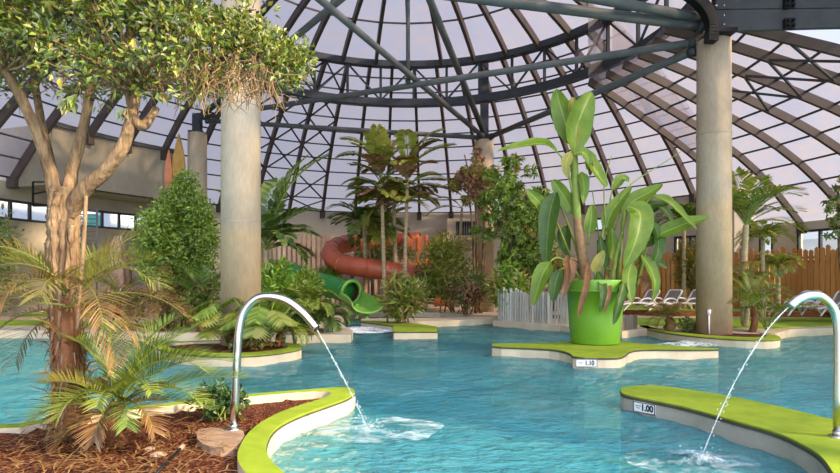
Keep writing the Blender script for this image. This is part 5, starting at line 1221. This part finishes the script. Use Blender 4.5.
# ------------------------------------------------------------------ slides
def slide_mat(name, c1, c2): return mottled(name, c1, c2, 1.5, .35, .02, spec=.5)
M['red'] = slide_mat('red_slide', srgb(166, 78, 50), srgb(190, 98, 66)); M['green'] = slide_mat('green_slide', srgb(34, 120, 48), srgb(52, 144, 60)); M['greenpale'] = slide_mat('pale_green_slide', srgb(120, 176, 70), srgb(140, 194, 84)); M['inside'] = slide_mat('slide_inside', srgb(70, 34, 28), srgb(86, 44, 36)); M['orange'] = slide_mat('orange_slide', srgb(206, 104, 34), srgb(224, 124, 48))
def tube_slide(pts, r, mat, label, flange=.85, name='tube_slide', mouth=None):
    q = spline(pts, 8); e = empty(name, q[0], label, 'water slide', None, 'thing'); m = MB(); m.tube(q, r, 28, cap=False); 
    o = tube_o = m.build('tube', M[mat], e, True)
    s = o.modifiers.new('thickness', 'SOLIDIFY'); s.thickness = .04; s.offset = -1
    acc = 0
    for i in range(1, len(q)):
        acc += (q[i] - q[i - 1]).length
        if acc > flange:
            acc = 0; f = MB(); t = (q[i] - q[i - 1]).normalized(); f.tube([q[i] - t * .035, q[i] + t * .035], r * 1.07, 28); f.build('flange', M[mat], tube_o, True)
    return e, q
red_pts = [at(420, 240, 30), at(385, 241, 30.2), at(355, 243, 29.2), at(338, 246, 27.8), at(331, 254, 26.4), at(340, 263, 25.4), at(365, 268, 25.0), at(400, 273, 25.0), at(430, 280, 25.6), at(452, 287, 26.8)]
er, q = tube_slide(red_pts, .43, 'red', 'big rust-red tube slide curling round behind the palms', .62)
for px, py, d in ((352, 270, 25.1), (416, 278, 25.2), (372, 246, 29.8)):
    a = at(px, py, d); m = MB(); m.tube([Vector((a.x, a.y, 0)), a], .07, 10); m.build('support_post', M['strut'], er, True)
er2, q = tube_slide([at(450, 300, 27.4), at(425, 296, 26.2), at(400, 297, 25.6), at(375, 303, 25.6), at(352, 312, 26.4)], .36, 'red', 'lower dark red tube slide half hidden under the upper one', .7)
a = at(400, 300, 25.6); m = MB(); m.tube([Vector((a.x, a.y, -1.2)), a], .07, 10); m.build('support_post', M['strut'], er2, True)
a = at(375, 305, 25.6); m = MB(); m.tube([Vector((a.x, a.y, -1.2)), a], .07, 10); m.build('support_post', M['strut'], er2, True)
gp = [at(270, 268, 28.5), at(292, 273, 26.8), at(316, 282, 25.2), at(336, 288, 24.2), at(351, 292.5, 23.5)]
eg, q = tube_slide(gp, .47, 'green', 'green tube slide with dark open mouth over the water', 1.0)
t = (q[-1] - q[-2]).normalized()
m = MB(); rr = .47; s = t.cross(Vector((0, 0, 1))).normalized(); n_ = s.cross(t); vs = []
for j in range(28):
    w = 2 * math.pi * j / 28; dv = s * math.cos(w) + n_ * math.sin(w)
    vs += [q[-1] + dv * rr * .93 - t * .03, q[-1] + dv * rr * 1.2 - t * .03, q[-1] + dv * rr * 1.2 + t * .05, q[-1] + dv * rr * .93 + t * .05]
m.add(vs, [(j * 4 + a, ((j + 1) % 28) * 4 + a, ((j + 1) % 28) * 4 + (a + 1) % 4, j * 4 + (a + 1) % 4) for j in range(28) for a in range(4)]); m.build('mouth_ring', M['greenpale'], eg, True)
# inner lining, darker
m = MB(); m.tube([p for p in q[:-1]] + [q[-1]], rr * .9, 24, cap=False); m.build('inner_lining', M['inside'], eg, True)
# open run-out chute
cp = spline([q[-1], at(358, 296, 22.9), at(364, 300, 22.2), at(368, 304, 21.4)], 5); m = MB(); vs = []; NJ = 12
for i, p in enumerate(cp):
    tt = (cp[min(i + 1, len(cp) - 1)] - cp[max(i - 1, 0)]).normalized(); s = tt.cross(Vector((0, 0, 1))).normalized(); n_ = s.cross(tt)
    for j in range(NJ + 1):
        w = math.pi + math.pi * j / NJ; w = math.pi * .97 + math.pi * 1.06 * j / NJ
        vs.append(p + s * math.cos(w) * rr * (1.0 + .25 * i / len(cp)) + n_ * math.sin(w) * rr * (1 - .3 * i / len(cp)))
m.add(vs, [(i * (NJ + 1) + j, i * (NJ + 1) + j + 1, (i + 1) * (NJ + 1) + j + 1, (i + 1) * (NJ + 1) + j) for i in range(len(cp) - 1) for j in range(NJ)])
o = m.build('chute', M['greenpale'], eg, True); sm = o.modifiers.new('thickness', 'SOLIDIFY'); sm.thickness = .06
for p in (cp[4], cp[-3], q[-12], q[6]):
    m = MB(); m.tube([Vector((p.x, p.y, -1.2 if p.y < 24.5 else 0)), p - Vector((0, 0, .36))], .08, 10); m.build('support_post', M['greenpale'], eg, True)
# orange play tower behind
ot = empty('play_tower', base_at(422, 29.5), 'orange play tower with posts behind the golden bush', 'play tower', kind='thing')
for px in (408, 418, 426, 436, 441):
    a, b = at(px, 300, 29.5), at(px, 235 + (px % 3) * 3, 29.5); a.z = 0; m = MB(); m.tube([a, b], .09, 10); m.build('post', M["orange"], ot, True)
for x0, x1, y0, y1 in ((408, 426, 236, 252), (426, 441, 240, 262)):
    a, b = at(x0, y1, 29.55), at(x1, y0, 29.55); m = MB(); m.box((a + b) / 2, (b.x - a.x, .08, b.z - a.z)); m.build('panel', M['orange'], ot)
a, b = at(404, 262, 29.2), at(443, 266, 29.8); m = MB(); m.box((a + b) / 2, (b.x - a.x, 1.6, .12)); m.build('platform', M['orange'], ot)

# ------------------------------------------------------------------ fences
def picket_fence(line, z0, z1, w, gap, mats, label, seed, rails=(.25, .8), ragged=.15, th=.05, group=None, name='picket_fence', rnd=0.0):
    R = random.Random(seed); e = empty(name, line[0], label, 'fence', group, 'thing'); m = MB(); rl = MB()
    P = [Vector((p.x, p.y, 0)) for p in line]
    RLS = [MB() for _ in rails]
    for a, b in zip(P[:-1], P[1:]):
        L = (b - a).length; n = max(1, int(round(L / (w + gap)))); ang = math.atan2(b.y - a.y, b.x - a.x)
        for i in range(n):
            c = a.lerp(b, (i + .5) / n); h = (z1 - z0) * (1 - ragged * R.random()); tilt = R.uniform(-rnd, rnd)
            if rnd: m.tube([c + Vector((0, 0, z0)), c + Vector((tilt, 0, z0 + h))], w * R.uniform(.35, .55), 6)
            else:
                rot = Matrix.Rotation(ang, 3, 'Z'); x = w / 2; y = th / 2; v = [c + rot @ Vector((i2 * x, j * y, zz_)) + Vector((0, 0, z0)) for j in (-1, 1) for i2, zz_ in ((-1, 0), (1, 0), (1, h - w * .4), (0, h), (-1, h - w * .4))]
                m.add(v, [(0, 1, 2, 3, 4), (9, 8, 7, 6, 5), (0, 5, 6, 1), (1, 6, 7, 2), (2, 7, 8, 3), (3, 8, 9, 4), (4, 9, 5, 0)])
        for rl, u in zip(RLS, rails):
            z = z0 + (z1 - z0) * u; nn = Vector((-(b - a).y, (b - a).x, 0)).normalized()
            if nn.y < 0: nn = -nn
            rl.bar(a + Vector((0, 0, z)) + nn * (th * .5 + .035), b + Vector((0, 0, z)) + nn * (th * .5 + .035), .06, .1)
    m.build('pickets', mats, e); [q.build('rail', mats, e) for q in RLS]; return e
def fencemat(name, cols):
    t = NT(name); g = t.n('ShaderNodeNewGeometry'); col = t.ramp(g.outputs['Random Per Island'], [((i + .5) / len(cols), c) for i, c in enumerate(cols)])
    n = t.noise(t.coord((6, 6, .6), 'World'), 6, 4); col = t.mixc(.35, col, t.ramp(n, [(.3, tuple(k * .55 for k in cols[0])), (.7, cols[-1])])); t.principled(col, .85, 0, .2); return t.m
M['orangewood'] = fencemat('orange_timber', G((196, 132, 70), (220, 154, 86), (230, 172, 104), (204, 140, 78)))
M['pinkwood'] = fencemat('weathered_pink_timber', G((186, 154, 132), (206, 176, 150), (166, 136, 116), (218, 192, 166)))
M['whitewood'] = fencemat('whitewashed_stakes', G((166, 164, 148), (194, 190, 174), (146, 142, 126), (208, 206, 192)))
M['greywood'] = fencemat('grey_stakes', G((120, 108, 92), (148, 134, 114)))
picket_fence([pol(15.3, th, 0) for th in (41, 45, 49, 53, 57)] + [pol(16.0, th, 0) for th in (59, 63, 67, 71, 75, 80, 86)], .18, 2.75, .16, .05, M['orangewood'], 'tall orange timber picket fence behind the loungers', 1, (.2, .8), .1)
picket_fence([pol(15.3, th, 0) for th in (-33, -30, -27, -24, -21, -18, -15, -12, -9, -6, -3, 0)], 0, 4.15, .17, .06, M['pinkwood'], 'tall weathered pinkish stake fence at the back behind the slides', 2, (.15, .5, .85), .12)
picket_fence([gr(498, 320.6) + Vector((0, .1, 0)), gr(520, 322) + Vector((0, .1, 0)), gr(548, 324) + Vector((0, .1, 0)), gr(574, 325.6) + Vector((0, .15, 0))], 0, 1.12, .085, .02, M['whitewood'], 'whitewashed stake fence at the pool edge left of the lime pot', 3, (.3, .75), .2, .04, rnd=.02)
picket_fence([gr(619, 331), gr(637, 328.6)], 0, .42, .07, .025, M['greywood'], 'short grey stake barrier at the pool edge right of the lime pot', 4, (.7,), .12, .04)
# ------------------------------------------------------------------ loungers
M['loungerwhite'] = mottled('white_plastic', srgb(214, 212, 208), srgb(228, 226, 222), 3, .4, .02)
M['mesh'] = mottled('taupe_mesh', srgb(128, 116, 112), srgb(146, 134, 128), 6, .8, .1)
def lounger(c, rz, label):
    e = empty('sun_lounger', c, label, 'sun lounger', 'white sun loungers in front of the timber fence', 'thing', rz)
    Mx = Matrix.Translation(c) @ Matrix.Rotation(rz, 4, 'Z'); T = lambda *p: Mx @ Vector(p)
    def tubes(name, paths, r, mat):
        for p in paths: m = MB(); m.tube(spline([T(*q) for q in p], 4), r, 8); m.build(name, M[mat], e, True)
    meshes = []; bk = [(.42, 0, .30), (.62, 0, .50), (.78, 0, .76)]
    for nm, prof, hw in (('seat_mesh', [(-1.05, .26), (-.4, .31), (.1, .28), (.42, .30)], .29), ('back_mesh', [(.44, .32), (.6, .52), (.76, .74)], .27)):
        m = MB(); vs = []
        for x, z in prof: vs += [T(x, -hw, z), T(x, hw, z), T(x, hw, z - .02), T(x, -hw, z - .02)]
        n = len(prof); m.add(vs, [(i * 4 + a, i * 4 + (a + 1) % 4, i * 4 + 4 + (a + 1) % 4, i * 4 + 4 + a) for i in range(n - 1) for a in range(4)] + [(3, 2, 1, 0), (n * 4 - 4, n * 4 - 3, n * 4 - 2, n * 4 - 1)]); pass; meshes.append((nm, m))
    for s in (-.32, .32):
        tubes('side_rail', [[(-1.1, s, .25), (-.4, s, .31), (.1, s, .28), (.44, s, .30)]], .03, 'loungerwhite')
        tubes('leg', [[(-.95, s, .02), (-.75, s, .2), (-.55, s, .32)]], .03, 'loungerwhite'); tubes('leg', [[(.75, s, .02), (.55, s, .22), (.3, s, .33)]], .03, 'loungerwhite')
        tubes('armrest', [[(-.25, s, .30), (-.05, s, .44), (.25, s, .47), (.5, s, .36), (.72, s, .16)]], .032, 'loungerwhite')
    meshes[0][1].build('seat_mesh', M['mesh'], e)
    tubes('back_frame', [[(.42, -.3, .30), (.6, -.31, .52), (.78, -.29, .76), (.8, 0, .78), (.78, .29, .76), (.6, .31, .52), (.42, .3, .30)]], .03, 'loungerwhite')
    meshes[1][1].build('back_mesh', M['mesh'], children(e)[-1] if children(e)[-1].name.startswith('back_frame') else e)
    return e
for i, (px, d, lab) in enumerate(((638, 21.6, 'white lounger partly hidden by the banana leaves, leftmost in the row'), (661, 21.6, 'white lounger in the gap between banana leaves and right column, left of two'), (684, 21.6, 'white lounger right beside the right column, just left of it'), (797, 18.6, 'white lounger behind the palm, seen above the right spout arch'), (831, 18.4, 'white lounger at the right edge of the picture behind the spout'))):
    lounger(base_at(px, d, .2), R_(20 + (i % 2) * 4), lab)
# ------------------------------------------------------------------ left background
M['umb'] = mottled('faded_pink_cloth', srgb(156, 118, 96), srgb(186, 148, 122), 4, .9, .2)
cu = empty('closed_parasol', base_at(121, 16.5), 'closed faded pink parasol behind the palm fronds at left', 'parasol', kind='thing')
b = base_at(121, 16.5); top = at(126, 236, 16.5); m = MB(); m.tube([b, Vector((b.x, b.y, top.z))], .03, 10); m.build('pole', M['loungerwhite'], cu, True)
m = MB(); vs = []; nn = 24; prof = [(.06, 0), (.17, .25), (.24, .8), (.27, 1.25), (.24, 1.45)]
for r, z in prof:
    for j in range(nn):
        w = 2 * math.pi * j / nn; q = r * (1 + .25 * (1 if j % 3 == 0 else -.5)); vs.append(Vector((b.x + q * math.cos(w) + .06 * z - .1, b.y + q * math.sin(w), top.z - z)))
m.add(vs, [(i * nn + j, i * nn + (j + 1) % nn, (i + 1) * nn + (j + 1) % nn, (i + 1) * nn + j) for i in range(len(prof) - 1) for j in range(nn)]); m.build('folded_canopy', M['umb'], cu, True)
# wooden boards shaped like blades behind the bush
for px, y0, y1, w, mt, lab in ((179, 134, 185, 12, 'oliveboard', 'olive-brown leaf-shaped board standing behind the tall bush'), (169, 150, 190, 8, 'redboard', 'smaller red-brown leaf-shaped board beside the olive one')):
    if mt not in M: M[mt] = mottled(mt, *( (srgb(120, 92, 40), srgb(150, 116, 54)) if mt[0] == 'o' else (srgb(140, 84, 54), srgb(166, 104, 70))), 4, .6, .05)
    d = 18.5; a, b = at(px, y1, d), at(px, y0, d); m = MB(); L = b.z - a.z; hw = w / 2 / F_PX * d; f = []
    for i in range(17):
        u = i / 16; x = hw * math.sin(math.pi * (.12 + .88 * u) ** .8) if u < 1 else 0; f.append((x, a.z + L * u))
    ol = [(x, z) for x, z in f] + [(-x, z) for x, z in reversed(f)]
    n = len(ol); m.add([(a.x + x, d - .05, z) for x, z in ol] + [(a.x + x, d + .05, z) for x, z in ol], [tuple(range(n)), tuple(range(2 * n - 1, n - 1, -1))] + [(i + n, (i + 1) % n + n, (i + 1) % n, i) for i in range(n)])
    e = empty('leaf_board', (a.x, d, 0), lab, 'decorative board', None, 'thing'); m.build('blade', M[mt], e)
    m = MB(); m.tube([(a.x, d, 0), (a.x, d, a.z + .4)], .05, 8); m.build('pole', M['stalkbrown'], e)
# steel stair balustrade on the left
sb = empty('stair_railing', base_at(86, 19.5), 'grey steel stair railing with level bars behind the twisted trunk', 'railing', kind='thing')
for px in (76, 97):
    a, b = at(px, 300, 19.5), at(px, 208, 19.5); a.z = 0; m = MB(); m.tube([a, b], .035, 8); m.build('post', M['strut'], sb, True)
for k_ in range(9):
    y = 210 + k_ * 4.2; m = MB(); m.tube([at(76, y, 19.5), at(97, y + .6, 19.5)], .02, 8); m.build('bar', M['strut'], sb, True)
fr_ = empty('wall_bracket', at(38, 190, 20.4), 'dark square steel frame on the concrete wall left of the trunk', 'bracket', kind='thing')
m = MB(); c0, c1 = at(33, 206, 19.2), at(50, 182, 19.2)
for a, b in (((c0.x, c0.z), (c1.x, c0.z)), ((c0.x, c1.z), (c1.x, c1.z)), ((c0.x, c0.z), (c0.x, c1.z)), ((c0.x, (c0.z + c1.z) / 2), (c1.x, (c0.z + c1.z) / 2 + .1))): m.bar((a[0], 19.2, a[1]), (b[0], 19.2, b[1]), .05, .05, (0, 1, 0))
m.build('frame_bars', M['black'], fr_)
# vent in a pale block on the back wall
vb = empty('vent_block', at(466, 228, 31.9), 'pale block with dark louvred vent on the back wall', 'vent', kind='thing')
a, b = at(447, 240, 31.9), at(490, 219, 31.9); m = MB(); m.box(((a.x + b.x) / 2, 31.9, (a.z + b.z) / 2), (b.x - a.x, .5, b.z - a.z)); m.build('block', M['stone'], vb)
a, b = at(456, 235, 31.6), at(475, 221.5, 31.6); m = MB(); m.box(((a.x + b.x) / 2, 31.62, (a.z + b.z) / 2), (b.x - a.x, .06, b.z - a.z)); m.build('vent_back', M['black'], vb)
m = MB()
for i in range(8):
    x = a.x + (b.x - a.x) * (i + .5) / 8; m.box((x, 31.57, (a.z + b.z) / 2), (.06, .06, b.z - a.z))
m.build('louvre', M['strut'], vb)
# ================================================================== LIGHT, CAMERA
w = bpy.data.worlds.new('World'); sc.world = w; w.use_nodes = True; nt = w.node_tree; nt.nodes.clear()
out = nt.nodes.new('ShaderNodeOutputWorld'); bg = nt.nodes.new('ShaderNodeBackground')
tc = nt.nodes.new('ShaderNodeTexCoord'); sep = nt.nodes.new('ShaderNodeSeparateXYZ'); rp = nt.nodes.new('ShaderNodeValToRGB')
nt.links.new(tc.outputs['Generated'], sep.inputs[0]); nt.links.new(sep.outputs['Z'], rp.inputs[0])
e = rp.color_ramp.elements; e[0].position = 0; e[0].color = (.80, .82, .90, 1); e[1].position = .6; e[1].color = (.62, .70, .95, 1)
nt.links.new(rp.outputs[0], bg.inputs['Color'])
# sky brightened behind the camera, off the sun's direction, as added fill
dp = nt.nodes.new('ShaderNodeVectorMath'); dp.operation = 'DOT_PRODUCT'; nt.links.new(tc.outputs['Generated'], dp.inputs[0]); dp.inputs[1].default_value = Vector((.45, -.80, .40)).normalized()
def mth(op, a, b):
    m = nt.nodes.new('ShaderNodeMath'); m.operation = op
    for k, q in enumerate((a, b)):
        if isinstance(q, (int, float)): m.inputs[k].default_value = q
        else: nt.links.new(q, m.inputs[k])
    return m.outputs[0]
glow = mth('POWER', mth('MAXIMUM', dp.outputs['Value'], 0.0), 1.6)
nt.links.new(mth('MULTIPLY_ADD', glow, SKY * GLOW), bg.inputs['Strength']); bg.inputs['Strength'].links[0].from_node.inputs[2].default_value = SKY
nt.links.new(bg.outputs[0], out.inputs['Surface'])
def sun(name, d, strength, col, ang):
    l = bpy.data.lights.new(name, 'SUN'); l.energy = strength; l.color = col; l.angle = R_(ang)
    o = bpy.data.objects.new(name, l); COL.objects.link(o); o.rotation_euler = Vector(d).to_track_quat('Z', 'Y').to_euler(); o.location = (12, -8, 20); return o
sun('sun', (.80, -.36, .52), SUN, (1.0, .80, .54), 3)
cam = bpy.data.cameras.new('camera'); co = bpy.data.objects.new('camera', cam); COL.objects.link(co)
co.location = (0, 0, EYE); co.rotation_euler = (R_(90), 0, 0)
cam.sensor_width = 36; cam.lens = 36 * F_PX / 840; cam.shift_y = (HORIZON - 236.5) / 840; cam.clip_start = .05; cam.clip_end = 300
sc.camera = co
sc.view_settings.view_transform = 'Standard'; sc.view_settings.look = 'None'; sc.view_settings.gamma = 1.0; sc.view_settings.use_curve_mapping = False
sc.view_settings.exposure = EXPO
sc.cycles.use_denoising = True
sc.cycles.max_bounces = 8; sc.cycles.transparent_max_bounces = 24; sc.cycles.diffuse_bounces = 4; sc.cycles.sample_clamp_indirect = 6
sc.cycles.caustics_reflective = False; sc.cycles.caustics_refractive = False
